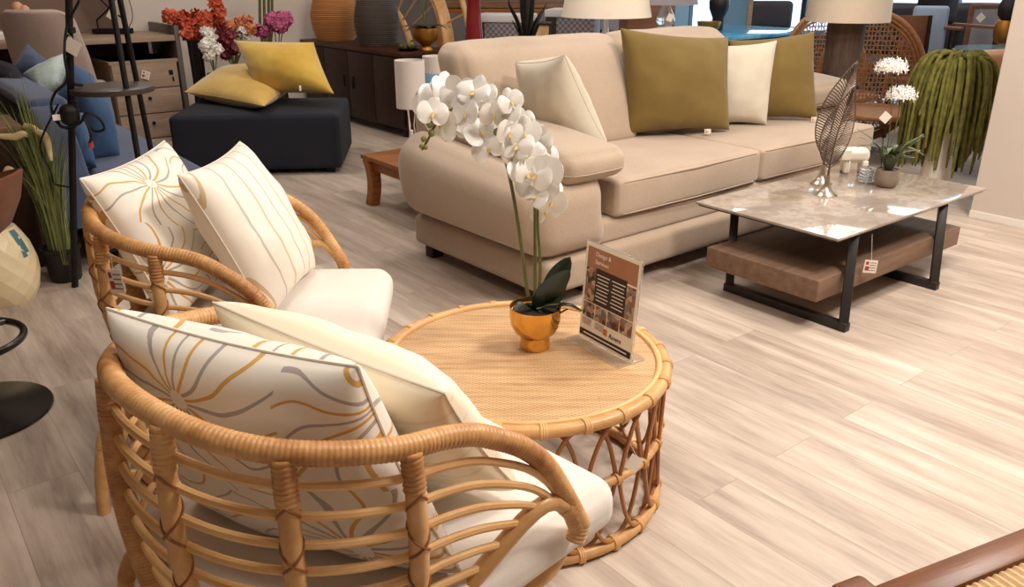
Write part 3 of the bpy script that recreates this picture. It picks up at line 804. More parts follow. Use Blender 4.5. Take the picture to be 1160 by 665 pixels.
# ------------------------------------------------------------------ three seat sofa
def sofa():
    x0, x1, yf, yb = 1.93, 4.40, 2.27, 3.2
    o = V((3.15, 2.75, 0)); t = thing('sofa', 'long beige fabric sofa with rolled padded arms behind the stone coffee table', 'sofa', tuple(o), .02)
    rel = lambda *p: V(p)-o
    f = 'sofa_fabric'
    mb = MB(); rbox(mb, rel((x0+x1)/2, (yf+yb)/2-.01, .13), (x1-x0, yb-yf, .145), .03, (.006, .01, 0)); rbox(mb, rel(4.62, (2.74+yb)/2, .13), (.46, yb-2.74, .145), .03); mb.build('plinth', f, t)
    mb = MB(); rbox(mb, rel((x0+x1)/2, (yf+.03+yb)/2, .25), (x1-x0-.1, yb-yf-.03, .11), .025, (.0, .008, 0)); mb.build('front_rail', f, t)
    for i, (a, b) in enumerate(((2.325, 3.305), (3.31, 4.36))):
        mb = MB(); rbox(mb, rel((a+b)/2, (2.28+3.0)/2, .382), (b-a, .72, .155), .022, (.004, .012, .014), wr=.004, seed=i+2, n=18)
        c = mb.build('seat_cushion', f, t)
        hx, hy = (b-a)/2, .36
        for z in (.449, .316):
            P = resample([rel(a+.008, 2.95, z), rel(a+.008, 2.31, z), rel(a+.03, 2.28, z), rel((a+b)/2, 2.268, z), rel(b-.03, 2.28, z), rel(b-.008, 2.31, z), rel(b-.008, 2.95, z)], 60)
            MB().tube(P, .003, 6).build('piping', f, c)
    # arms: bulging body and a separate pad lying on top
    for sg, xc, ya in ((-1, 2.1, 2.25), (1, 4.61, 2.70)):
        mb = MB(); al = yb-ya
        def lean(q, p, sg=sg):
            q.x += sg*.055*sin(max(0, min(1, (q.z+.14)/.28))*pi*.75); q.z += .085*max(0, (q.z+.1)/.26)*(q.y/.95+.5)*(sg < 0); return q
        rbox(mb, rel(xc, (ya+yb)/2, .355-.02*(sg > 0)), (.42, al, .315-.04*(sg > 0)), .10, (.02, .02, .0), fn=lean, n=14); mb.build('arm', f, t)
        mb = MB()
        def pad(q, p, sg=sg):
            # pad tapers to a soft lip at its inner front
            q.z += .075*(q.y/.86+.5)*(sg < 0)+.04*(q.y/.5+.5)*(sg > 0); q.x += -sg*.02*max(0, -q.y/.43); return q
        rbox(mb, rel(xc-sg*.06+.06*(sg > 0), (ya+3.1)/2, .545-.0*(sg > 0)), (.34+.14*(sg > 0), 3.1-ya, .115+.02*(sg > 0)), .048, (.008, .016, .022), fn=pad, wr=.004, seed=5+sg, n=16); pd = mb.build('arm_pad', f, t)
        P = [rel(xc-sg*.06+.17*k-sg*.02, ya+y, .528-.02*(sg > 0)+.075*(y/.86)*(sg < 0)) for k, y in ((-1, .35), (-1, .07), (-.8, -.004), (0, -.016), (.8, -.004), (1, .07), (1, .35))]
        MB().tube(resample(spline(P, 8), 60), .0028, 6).build('piping', f, pd)
    mb = MB(); rbox(mb, rel((x0+x1)/2, 3.13, .44), (x1-x0-.06, .16, .66), .05, (0, .0, .0)); mb.build('back_frame', f, t)
    for i, (a, b) in enumerate(((2.09, 3.11), (3.11, 3.97))):
        mb = MB()
        def lean(q, p):
            q.y += .10*(q.z/.26); return q
        rbox(mb, rel((a+b)/2, 3.04, .69), (b-a, .22, .51), .075, (.012, .05, .012), fn=lean, wr=.006, seed=9+i, n=18); mb.build('back_cushion', f, t)
    for (x, y) in ((x0+.06, yb-.09), (4.78, yb-.09), (x0+.3, yf+.1), (x1-.06, yf+.1)):
        MB().box(rel(x, y, .03), (.06, .06, .06), bev=.004).build('foot', 'walnut_dark', t)
    g = 'scatter cushions on the beige sofa'
    def tg(o, p, rz=-YAW+.2):
        facing_tag('care_label', o, V(p)-o.location, (.034, .024), rz, -.3)
    # cushions
    p1 = pillow('scatter_cushion', 'cream_linen', 'cream cushion leaning alone at the left arm end of the beige sofa',
        [V((2.40, 2.84, .52)), V((2.57, 2.56, .525)), V((2.29, 2.55, .93)), V((2.27, 2.84, .88))], .25, g, seed=11, wr=.007)
    p2 = pillow('scatter_cushion', 'olive_fabric', 'large olive cushion at the middle of the sofa in front of the back join',
        [aty(709, 152, 2.86), atz(826, 147, .478), aty(825, 43, 2.77), aty(703, 32, 2.95)], .23, g, seed=12, wr=.008, pinch=.07)
    p3 = pillow('scatter_cushion', 'cream_linen', 'cream cushion standing between the two olive cushions on the sofa',
        [atz(800, 141, .478), atz(868, 141, .478), aty(880, 46, 2.74), aty(806, 52, 2.92)], .21, g, seed=13, wr=.008, pinch=.07)
    p4 = pillow('scatter_cushion', 'olive_fabric', 'olive cushion at the right end of the sofa behind the cream one',
        [atz(836, 135, .478), atz(926, 135, .478), aty(922, 36, 2.68), aty(826, 46, 2.94)], .21, g, seed=14, wr=.008, pinch=.07)
    tg(p2, atz(797, 147.5, .487)-V((.01, .035, 0))); tg(p4, atz(918, 134, .487)-V((.01, .03, 0)))
# ------------------------------------------------------------------ coffee table with stone top
def coffee_table():
    x0, x1, y0, y1 = 2.645, 3.825, 1.465, 2.115; zt = .357
    o = V(((x0+x1)/2, (y0+y1)/2, 0)); t = thing('coffee_table', 'rectangular coffee table with glossy stone top, timber slab shelf and dark metal legs', 'coffee table', tuple(o))
    rel = lambda *p: V(p)-o
    top = MB().box(rel(o.x, o.y, zt-.005), (x1-x0, y1-y0, .01), bev=.0025).build('stone_top', 'stone_top', t)
    MB().box(rel(o.x, o.y, zt-.014), (x1-x0-.02, y1-y0-.02, .008), bev=.001).build('under_frame', 'dark_bronze', top)
    MB().box(rel((2.60+3.70)/2, (1.49+2.0)/2, .157), (1.1, .51, .083), bev=.004).build('shelf_slab', 'slab_wood_long', t)
    for xb in (2.70, 3.39):
        dx = .115; fr = []
        a = rel(xb, 1.425, .016); b = rel(xb, 1.945, .016); c = rel(xb+dx, 2.04, zt-.016); d = rel(xb+dx, 1.50, zt-.016)
        mb = MB()
        mb.beam(a-V((0, .018, 0)), b+V((0, .018, 0)), .034, .034, .003); mb.beam(b, c, .034, .034, .003); mb.beam(a, d, .034, .034, .003); mb.beam(d-V((0, .018, 0)), c+V((0, .018, 0)), .034, .012, .002)
        mb.build('leg_frame', 'dark_bronze', t)
    g = thing('price_tag', 'printed price tag hanging from the stone coffee table edge by the front leg', 'price tag')
    p = atd(986, 302, 2.93); g.location = p
    facing_tag('card', g, (0, 0, 0), (.05, .05), -YAW, -.05, radians(4), hang=(.012, .02, .12))
    # things on top
    def tb(px, py): return atz(px, py, zt)
    def leaf_sculpture(px, py, H, W, rz, lean, label):
        p = tb(px, py); s = thing('leaf_sculpture', label, 'sculpture', tuple(p), rz, 'metal leaf sculptures')
        MB().lathe([(.001, 0), (.047, 0), (.048, .003), (.038, .009), (.024, .022), (.014, .045), (.009, .07), (.008, .085), (.001, .085)], 32, cap=False).build('base', 'pewter', s)
        mid = lambda u: V((lean*u*u*.9-.0*u, .0, .08+H*u))
        MB().tube([mid(k/24) for k in range(25)], lambda u: .005*(1-.75*u), 8).build('midrib', 'leaf_metal', s)
        def hw(u):
            q = max(0, (u-.1)/.9); return W*(sin(pi*q**.8)**.85) if q > 0 else 0
        bl = MB(); n = 34
        for sg in (-1, 1):
            out = []
            for k in range(61):
                u = .1+.9*k/60; out.append(mid(u)+V((sg*hw(u), .012*sin(pi*u)*1.0, 0)))
            bl.tube(out, .003, 6)
            for k in range(1, n):
                u = .1+.84*k/n; u2 = min(.995, u+.085)
                a = mid(u); b = mid(u2)+V((sg*hw(u2), .012*sin(pi*u2), 0)); m = (a+b)/2+V((0, -.004, .004))
                bl.tube([a, m, b], .0026, 4)
        bl.build('veined_blade', 'leaf_metal', s)
    leaf_sculpture(935, 221, .37, .060, -YAW-.1, .06, 'front metal leaf sculpture on a flared pewter foot on the stone coffee table')
    leaf_sculpture(930, 208, .45, .072, -YAW+.15, .10, 'taller metal leaf sculpture half hidden behind the front leaf on the coffee table')
    # lattice crystal tealight
    p = tb(980, 207); s = thing('crystal_holder', 'small clear cut crystal candle holder on the coffee table by the grey planter', 'candle holder', tuple(p))
    mb = MB(); 
    for k in range(5):
        for a in range(14):
            an = 2*pi*(a+.5*(k % 2))/14; mb.lathe([(.0005, -.007), (.006, -.003), (.0075, 0), (.006, .003), (.0005, .007)], 6, (.0255*cos(an), .0255*sin(an), .009+.0135*k), cap=False)
    mb.build('crystal_beads', 'crystal', s)
    mb = MB()
    for k in range(6): mb.tube([(.0255*cos(2*pi*j/28), .0255*sin(2*pi*j/28), .0025+.0135*k) for j in range(28)], .0016, 5, closed=True)
    mb.build('wire_frame', 'chrome', s)
    # small planter with white flower heads
    p = tb(1003, 211); s = thing('flower_planter', 'small grey concrete planter with two white globe flowers on the stone coffee table', 'plant', tuple(p))
    MB().lathe([(.001, 0), (.034, 0), (.044, .008), (.0505, .03), (.0515, .052), (.048, .075), (.044, .078), (.042, .073), (.001, .07)], 36, cap=False).build('pot', 'concrete', s)
    MB().lathe([(.001, .073), (.042, .071)], 20, cap=False).build('soil', 'soil', s)
    D0 = p.x*sin(YAW)+p.y*cos(YAW); at = lambda px, py, d=0: atd(px, py, D0+d)-p
    for px, py, R, n in ((1011, 74, .064, 44), (1022, 105, .062, 38)):
        c = at(px, py); root = at(1004, 180)
        MB().tube(spline([root, at((1004+px)/2+2, (180+py)/2), c+V((0, 0, -.03))], 8), .0022, 6).build('stem', 'stem_green', s)
        mb = MB(); rnd = random.Random(n)
        for k in range(n):
            th_ = math.acos(1-1.25*(k+.5)/n); ph = k*2.39996; d = V((sin(th_)*cos(ph), sin(th_)*sin(ph), cos(th_)*.62)); L = R*rnd.uniform(.8, 1.1)
            q = c+d*L+V((0, 0, -.012)); mb.tube([c+V((0, 0, -.028)), c+d*L*.5+V((0, 0, -.018)), q], .0011, 4)
            for j in range(5):
                vs, fs = petal(.017, .006, .3, 5); X = frame_mat(q, d, j*2*pi/5+k); mb.add([X @ v for v in vs], fs)
        mb.build('flower_head', 'petal_white', s)
    rnd = random.Random(4); mb = MB()
    for k in range(30):
        a = rnd.uniform(0, 2*pi); L = rnd.uniform(.08, .19); W = .012
        dirv = V((cos(a), sin(a), 0)); P = spline([V((0, 0, .07))+dirv*.012, V((0, 0, .07+L*.6))+dirv*L*.35, V((0, 0, .07+L*rnd.uniform(.5, 1.0)))+dirv*L*.85], 6); sd = V((-sin(a), cos(a), 0)); vs = []; fs = []
        for i, q in enumerate(P):
            u = i/(len(P)-1); w = W*max(.05, sin(pi*(u*.9+.1))); vs += [q-sd*w, q+V((0, 0, .002)), q+sd*w]
        for i in range(len(P)-1): fs += [(i*3, i*3+1, i*3+4, i*3+3), (i*3+1, i*3+2, i*3+5, i*3+4)]
        mb.add(vs, fs)
    mb.build('leaves', 'leaf_green', s)
    MB().tube([at(998, 190), at(1001, 150), at(1003, 140)], .0018, 5).build('tag_stick', 'black_metal', s)
    facing_tag('tag', s, at(1003, 133, -.01), (.04, .04), -YAW, 0, radians(38), printed=False)
    # ivory elephant figurine behind
    p = tb(963, 196); s = thing('ceramic_figurine', 'ivory block shaped animal figurine behind the leaf sculptures on the coffee table', 'figurine', tuple(p), -YAW)
    mb = MB(); rbox(mb, (.02, .02, .082), (.12, .06, .062), .022, (.004, .004, .006))
    for (x, y) in ((-.022, .0), (-.022, .04), (.062, .0), (.062, .04)): rbox(mb, (x, y, .03), (.03, .028, .062), .010)
    mb.build('body', 'ceramic_white', s)
    mb = MB(); rbox(mb, (-.055, .02, .092), (.06, .056, .06), .024, (.004, .004, .004)); mb.tube(spline([(-.075, .02, .085), (-.092, .02, .06), (-.094, .02, .03), (-.1, .02, .012)], 6), lambda u: .013*(1-.45*u), 10); mb.build('head', 'ceramic_white', s)
    for sg in (-1, 1):
        mb = MB(); rbox(mb, (-.035, .02+sg*.036, .088), (.044, .010, .05), .005); mb.build('ear', 'ceramic_white', s)
# ------------------------------------------------------------------ chair cut by the lower right corner
def corner_chair():
    z = .46
    a = atz(990, 664, z); b = atz(1160, 598, z); d = (b-a); rz = atan2(d.y, d.x)
    t = thing('wooden_chair', 'dark stained wooden chair with woven cord seat in the lower right corner', 'chair', (a.x, a.y, 0), rz)
    W = .56; Dp = .5
    MB().beam((-.02, -.019, z-.024), (W+.02, -.019, z-.024), .048, .038, .004).build('seat_rail', 'teak', t)
    MB().beam((0, -Dp, z-.024), (W, -Dp, z-.024), .048, .038, .004).build('seat_rail', 'teak', t)
    for x in (-.005, W+.005): MB().beam((x, -.02, z-.03), (x, -Dp, z-.03), .044, .036, .004).build('seat_rail', 'teak', t)
    for x, y in ((-.018, .004), (W+.03, -.03)):
        mb = MB(); rbox(mb, (x, y, z/2-.004), (.062, .062, z), .012, fn=lambda q, p: V((q.x*(1-.25*max(0, -q.z/.23)), q.y*(1-.25*max(0, -q.z/.23)), q.z))); mb.build('leg', 'teak', t)
    for x in (-.02, W+.02): MB().tube([(x, -Dp, 0), (x, -Dp, z), (x, -Dp-.06, .86)], .021, 12).build('leg', 'teak', t)
    MB().beam((-.02, -Dp-.05, .80), (W+.02, -Dp-.05, .80), .022, .09, .006).build('back_rail', 'teak', t)
    MB().beam((-.02, -Dp-.03, .62), (W+.02, -Dp-.03, .62), .02, .06, .006).build('back_rail', 'teak', t)
    for k in range(38):
        x = .02+(W-.04)*k/37; MB().tube(spline([(x, -.036, z-.035), (x, -.05, z-.018), (x, -Dp/2, z-.022), (x, -Dp+.03, z-.018), (x, -Dp+.018, z-.035)], 5), .0075, 7).build('seat_cord', 'seat_cord', t)
# ------------------------------------------------------------------ left side of the shop
def shell_chair(p, rz):
    t = thing('desk_chair', 'taupe velvet shell chair pushed up to the oak desk', 'chair', (p.x, p.y, 0), rz)
    # local +y faces the desk
    mb = MB()
    def bend(q, pp):
        q.y += .10*(q.x/.24)**2-.12*(q.z/.3); q.x *= 1-.10*max(0, q.z/.3); return q
    rbox(mb, (0, -.24, .70), (.50, .06, .62), .029, (0, .015, 0), fn=bend, n=18)
    # round the upper corners
    vs = []
    for v in mb.v:
        v = V(v)
        zt = 1.01-max(0, abs(v.x)-.12)**2*6.0
        if v.z > zt: v.z = zt-(v.z-zt)*-.15
        vs.append(tuple(v))
    mb.v = vs; mb.build('backrest', 'taupe_velvet', t)
    mb = MB(); rbox(mb, (0, .0, .45), (.48, .48, .09), .04, (0, 0, .012)); mb.build('seat', 'taupe_velvet', t)
    for sx in (-1, 1):
        for sy in (-1, 1): MB().tube([(sx*.16, sy*.16, .42), (sx*.21, sy*.22, 0)], lambda u: .014-.004*u, 10).build('leg', 'black_metal', t)
def desk():
    yf = 6.72; yb = 7.36; xr = aty(201, 60, yf).x; xl = xr-2.1; z = aty(150, 42, yf).z
    t = thing('desk', 'grey oak desk against the taupe wall with dark side panel and open leg space', 'desk', (xl, yf, 0))
    W = xr-xl
    MB().box((W/2, (yb-yf)/2, z-.02), (W, yb-yf, .04), bev=.003).build('desk_top', 'oak_grey', t)
    MB().box((W+.015, (yb-yf)/2, (z+.07)/2), (.035, yb-yf+.02, z+.07), bev=.003).build('side_panel', 'trim_grey', t)
    MB().box((.02, (yb-yf)/2, (z-.04)/2), (.035, yb-yf, z-.04), bev=.003).build('side_panel', 'oak_grey', t)
    MB().box((W/2, yb-yf-.03, z-.3), (W-.08, .02, .5), bev=.002).build('back_panel', 'walnut_dark', t)
    # drawer pedestal under it
    x0 = aty(127, 90, yf+.02).x-xl; x1 = W-.01; h = z-.17
    d = thing('drawer_unit', 'grey oak three drawer pedestal under the right end of the desk', 'drawers', (xl+x0, yf+.02, 0))
    w = x1-x0
    MB().box((w/2, .26, h/2+.02), (w, .5, h-.04), bev=.003).build('body', 'oak_grey', d); MB().box((w/2, .25, h-.012), (w+.02, .53, .024), bev=.003).build('top', 'oak_grey', d)
    dh = (h-.05)/3
    for k in range(3):
        f = MB().box((w/2, -.006, .03+dh*(k+.5)), (w-.012, .016, dh-.008), bev=.002).build('drawer', 'oak_grey', d)
        MB().lathe([(.001, 0), (.012, 0), (.014, .008), (.011, .016), (.001, .018)], 14).xf(Matrix.Translation((w*.5, -.014, .03+dh*(k+.62))) @ Matrix.Rotation(pi/2, 4, 'X')).build('knob', 'black_metal', f)
    MB().box((w*.88, -.016, h-.1), (.03, .006, .035), bev=.002).box((w*.9, -.018, h-.15), (.012, .004, .035), bev=.001).build('lock_and_key', 'black_metal', d)
    MB().box((w/2, .02, .012), (w, .03, .024), bev=.001).build('plinth', 'trim_white', d)
    g = thing('price_tag', 'square price tag hanging on the top drawer of the oak pedestal', 'price tag'); p = aty(165, 85, yf-.02); g.location = p
    facing_tag('card', g, (0, 0, 0), (.06, .06), -.1, 0, radians(20), printed=True, hang=(0, .01, .06))
    # desk lamp with open frame base
    p = V((aty(128, 36, 7.16).x, 7.16, z)); l = thing('desk_lamp', 'black metal desk lamp with diamond frame stem on the oak desk', 'lamp', (p.x, p.y, z), -YAW)
    MB().box((0, 0, .02), (.27, .12, .04), bev=.004).build('base', 'black_metal', l)
    for sg in (-1, 1): MB().tube([(sg*.11, 0, .04), (sg*.11, 0, .10), (sg*.02, 0, .17), (-sg*.1, 0, .30), (-sg*.10, 0, .36), (0, 0, .46)], .007, 8).build('frame_tube', 'black_metal', l)
    MB().lathe([(.10, .46), (.16, .46), (.12, .70), (.118, .70), (.157, .462)], 32, cap=False).build('lamp_shade', 'lamp_linen', l)
    MB().tube([(0, 0, .46), (0, 0, .6)], .006, 8).build('stem', 'black_metal', l)
    MB().tube(spline([(.0, .02, .44), (.13, .03, .3), (.16, .03, .14), (.12, .03, .05), (.03, .2, .01)], 8), .003, 6).build('cord', 'black_metal', l)
    g = thing('blank_tag', 'blank white tag hanging on the black desk lamp frame', 'price tag'); q = V((p.x, p.y, z))+V((cos(YAW)*.0, -sin(YAW)*.0-.06, .14)); g.location = q
    facing_tag('card', g, (0, 0, 0), (.07, .07), -YAW, 0, radians(35), printed=False, hang=(0, .05, .09))
    # coral tulip ball stems behind the chair
    p = aty(20, 38, 7.0); v = thing('tulip_vase', 'peach ball shaped blooms in a low white dish on the desk behind the taupe chair', 'flowers', (p.x, p.y, z))
    MB().lathe([(.001, 0), (.08, 0), (.1, .03), (.095, .06), (.09, .06), (.001, .03)], 24, cap=False).build('dish', 'acrylic_white', v)
    D0 = p.x*sin(YAW)+p.y*cos(YAW)
    for px, py, r in ((10, 17, .036), (20, 9, .04), (28, 12, .036), (14, 26, .034), (5, 24, .03)):
        c = atd(px, py, D0)-V((p.x, p.y, z)); rr = random.Random(px)
        fl = MB().lathe([(.001, -r), (r*.7, -r*.75), (r, -.1*r), (r*.85, r*.6), (r*.4, r), (.001, r*.9)], 12, fn=lambda q, a: q*(1+.06*sin(3*a)), cap=False).xf(Matrix.Translation(c)).build('bloom', 'peach_tulip', v)
        MB().tube([c-V((0, 0, r)), (0, 0, .03)], .004, 6).build('stem', 'stem_green', v)
    shell_chair(atd(64, 60, 5.95), -YAW*.75)
    p = aty(4, 38, 7.05); b = tag(MB().box((0, 0, .03), (.3, .2, .06), bev=.01).build('storage_box', 'acrylic_white', loc=(p.x-.12, 7.05, z)), 'low white box lying on the desk at the left frame edge', 'box')
def floor_lamp():
    a = atz(85, 325)*1.0; Da = a.x*sin(YAW)+a.y*cos(YAW)
    t = thing('floor_lamp', 'black tripod floor lamp with a round wooden tray between its legs', 'lamp', (a.x, a.y, 0)); o = V((a.x, a.y, 0))
    def leg(p, q, r=.013):
        d = (q-p); k0 = -p.z/d.z; k1 = (1.62-p.z)/d.z; A = p+d*k0; B = p+d*k1
        MB().tube([A-o, B-o], r, 12).build('leg', 'black_metal', t); return A, B
    A1, B1 = leg(a, atd(78, 0, Da+.05), .0135); A2, B2 = leg(atd(155, 170, Da+.02), atd(126, 0, Da+.08), .0115); A3, B3 = leg(atd(171, 170, Da+.34), atd(136, 0, Da+.26), .0115)
    c = (B1+B2+B3)/3-o
    MB().lathe([(.001, 0), (.2, 0), (.2, .02), (.001, .02)], 32).xf(Matrix.Translation(c-V((0, 0, .01)))).build('top_plate', 'black_metal', t)
    MB().lathe([(.26, .03), (.27, .03), (.24, .36), (.235, .36), (.26, .03)], 40, cap=False).xf(Matrix.Translation(c)).build('lamp_shade', 'lamp_linen', t)
    sp = atd(127, 99, Da+.12)-o
    MB().lathe([(.001, 0), (.155, 0), (.158, .006), (.158, .02), (.15, .024), (.001, .022)], 48).xf(Matrix.Translation(sp-V((0, 0, .018)))).build('tray', 'shelf_black', t)
    for py in (34, 60): q = atd(80, py, Da+.03)-o; MB().lathe([(.014, -.012), (.018, -.01), (.018, .01), (.014, .012)], 14).xf(Matrix.Translation(q)).build('joint_collar', 'black_metal', t)
    MB().tube([atd(83, 95, Da)-o, atd(92, 96, Da+.06)-o], .008, 8).build('tray_bracket', 'black_metal', t)
    # coiled flex with plug
    P = [(90, 0), (76, 30), (73, 62), (76, 90), (62, 106), (58, 122), (66, 140), (82, 146), (88, 132), (76, 122), (66, 130), (70, 144), (90, 140), (98, 128), (112, 134), (118, 146), (106, 148), (94, 132), (103, 150), (102, 162)]
    rnd = random.Random(2)
    MB().tube(spline([atd(x, y, Da-.05+rnd.uniform(-.03, .03))-o for x, y in P], 8), .005, 6).build('flex', 'black_metal', t)
    P = [(66, 118), (50, 150), (46, 168), (58, 196), (62, 208), (78, 212)]
    MB().tube(spline([atd(x, y, Da-.04)-o for x, y in P], 8), .004, 6).build('flex', 'black_metal', t)
    mb = MB(); rbox(mb, (0, 0, 0), (.07, .06, .08), .028); mb.xf(Matrix.Translation(atd(79, 130, Da-.05)-o)).build('flex_bundle', 'black_metal', t)
    mb = MB().box((0, 0, 0), (.018, .012, .026), bev=.003).xf(Matrix.Translation(atd(103, 164, Da-.05)-o)); mb.build('plug', 'print_red', t)
    mb = MB().box((0, 0, 0), (.034, .003, .022), bev=.001).xf(Matrix.Translation(atd(65, 133, Da-.08)-o)); mb.build('cable_label', 'paper_white', t)
    g = thing('blank_tag', 'blank cream square tag tied to the black tripod floor lamp leg', 'price tag'); p = atd(82, 53, Da-.025); g.location = p
    facing_tag('card', g, (0, 0, 0), (.055, .055), -YAW, 0, radians(33), printed=False, hang=(-.005, .02, .05))
def grass_plant():
    p = atz(76, 316); t = thing('grass_plant', 'tall green grass with pale foxtail plumes in a black pot beside the rattan chair', 'plant', (p.x, p.y, 0))
    MB().lathe([(.001, 0), (.058, 0), (.062, .01), (.074, .13), (.08, .135), (.08, .15), (.07, .15), (.066, .13), (.001, .128)], 36, cap=False).build('pot', 'black_pot', t)
    MB().lathe([(.001, .132), (.068, .13)], 20, cap=False).build('soil', 'soil', t)
    rnd = random.Random(8); mb = MB()
    for k in range(210):
        a = rnd.uniform(0, 2*pi); L = rnd.uniform(.3, .78); sp = rnd.uniform(.02, .15)*(L/.6); r0 = rnd.uniform(0, .045); d = V((cos(a), sin(a), 0))
        P = [V((0, 0, .13))+d*(r0+sp*u**2.2)+V((0, 0, 1))*(L*u-(.16*sp/.15*L)*u**3) for u in [i/7 for i in range(8)]]; sd = V((-sin(a), cos(a), 0)); w0 = rnd.uniform(.0025, .0045); vs = []; fs = []
        for i, q in enumerate(P):
            w = w0*(1-(i/7)**2)+.0003; vs += [q-sd*w, q+d*w*.5, q+sd*w]
        for i in range(7): fs += [(i*3, i*3+1, i*3+4, i*3+3), (i*3+1, i*3+2, i*3+5, i*3+4)]
        mb.add(vs, fs)
    o = mb.build('grass_blades', 'grass_green', t); o['kind'] = 'stuff'
    D0 = p.x*sin(YAW)+p.y*cos(YAW); at = lambda x, y, d: atd(x, y, D0+d)-V((p.x, p.y, 0))
    for P, dd in (([(72, 300), (55, 240), (30, 205), (12, 192), (8, 194), (4, 200)], -.1), ([(74, 300), (58, 220), (40, 165), (28, 152), (16, 155), (-6, 154)], -.12), ([(76, 300), (62, 210), (40, 158), (42, 150), (52, 156), (58, 182)], -.08), ([(77, 300), (66, 220), (32, 150), (28, 143), (38, 146), (48, 154)], -.05)):
        q = spline([at(x, y, dd) for x, y in P], 8); k = int(len(q)*.55)
        MB().tube(q[:k+1], .0025, 6).build('stalk', 'stem_green', t)
        L = len(q)-k; MB().tube(q[k:], lambda u: .004+.010*sin(pi*min(1, u*.9+.08))**.6, 10).build('plume', 'grass_plume', t)
def faceted_vase():
    p = atz(4, 338); t = thing('faceted_ceramic_stool', 'ivory faceted ceramic drum stool with teal glazed stripes at the left edge', 'stool', (p.x, p.y, 0))
    n = 14; vs = []; fs = []; rows = 8; H = .30
    for j in range(rows+1):
        z = H*j/rows; r = .085+.065*sin(pi*(z/H*.80+.16))**.8
        for k in range(n):
            a = 2*pi*(k+.5*(j % 2))/n; rr = r*(1.03 if j not in (0, rows) else 1); vs.append((rr*cos(a), rr*sin(a), z))
    for j in range(rows):
        for k in range(n):
            a, b = j*n+k, j*n+(k+1) % n; c, d = (j+1)*n+k, (j+1)*n+(k+1) % n
            if j % 2 == 0: fs += [(a, b, c), (b, d, c)]
            else: fs += [(a, b, d), (a, d, c)]
    fs += [tuple(range(n-1, -1, -1)), tuple(rows*n+k for k in range(n))]
    mb = MB().add(vs, fs); mb.build('body', 'ceramic_ivory', t, smooth=False)
    mb = MB()
    s = MB()
    for k in range(6):
        a = 2*pi*k/6-.75; q = []
        for j in range(7):
            z = H*(.62+.36*j/6); r = .085+.065*sin(pi*(z/H*.80+.16))**.8+.003; q.append((z, r))
        vv = []; 
        for z, r in q:
            for da in (-.14, 0, .14): vv.append((r*cos(a+da), r*sin(a+da), z))
        ff = []
        for j in range(6):
            for m in range(2): ff.append((j*3+m, j*3+m+1, j*3+m+4, j*3+m+3))
        MB().add(vv, ff).build('glazed_stripe', 'teal_glaze', t)
def bar_stool():
    c = atz(-24, 470); t = thing('bar_stool', 'brown leather bar stool with round black pedestal base at the left edge', 'stool', (c.x, c.y, 0))
    MB().lathe([(.001, 0), (.2, 0), (.203, .004), (.2, .01), (.12, .02), (.045, .032), (.034, .06), (.028, .07), (.001, .07)], 64, cap=False).build('base', 'black_lacquer', t)
    MB().tube([(0, 0, .06), (0, 0, .52)], .026, 20).build('column', 'black_lacquer', t)
    R = .165
    MB().tube([(R*cos(a), R*sin(a), .24) for a in [2*pi*k/48 for k in range(48)]], .011, 10, closed=True).build('foot_ring', 'black_lacquer', t)
    for k in range(3):
        a = 2*pi*k/3+.6; MB().tube([(.02*cos(a), .02*sin(a), .26), (R*cos(a), R*sin(a), .24)], .009, 8).build('ring_spoke', 'black_lacquer', t)
    # bucket seat
    Z = .51; n = 40; prof = [(.001, 0), (.09, .004), (.15, .03), (.20, .07), (.235, .14), (.255, .22), (.245, .222), (.225, .15), (.185, .09), (.12, .06), (.001, .05)]
    sd = atan2(cos(YAW)*0-sin(YAW), cos(YAW))
    def fn(q, a):
        k = .5-.5*cos(a-sd+pi*.98); h = .35+.65*k
        return V((q.x, q.y, q.z*h if q.z > .05 else q.z))
    MB().lathe(prof, n, (0, 0, Z), fn=fn, cap=False).build('bucket_seat', 'brown_leather', t)
    MB().tube([(0, 0, .5), (.14*cos(sd), .14*sin(sd), .49)], .006, 8).build('height_lever', 'black_lacquer', t)
def side_chest():
    z = .63; a = atz(26, 143, z); t = thing('side_cabinet', 'dark brown wooden cabinet behind the tall grass plant at the left edge', 'cabinet', (a.x, a.y, 0))
    MB().box((-.42, .2, z/2-.012), (.8, .38, z-.024), bev=.003).build('body', 'walnut_dark', t)
    MB().box((-.42, .2, z-.012), (.84, .41, .024), bev=.003).build('top', 'brown_wood', t)
    for s in (0, 1):
        d = MB().box((-.61+.39*s, .0, z/2-.02), (.37, .016, z-.08), bev=.003).build('door', 'walnut_dark', t)
        MB().tube([(-.46+.07*s, -.012, z*.45), (-.46+.07*s, -.012, z*.6)], .006, 8).build('handle', 'black_metal', d)
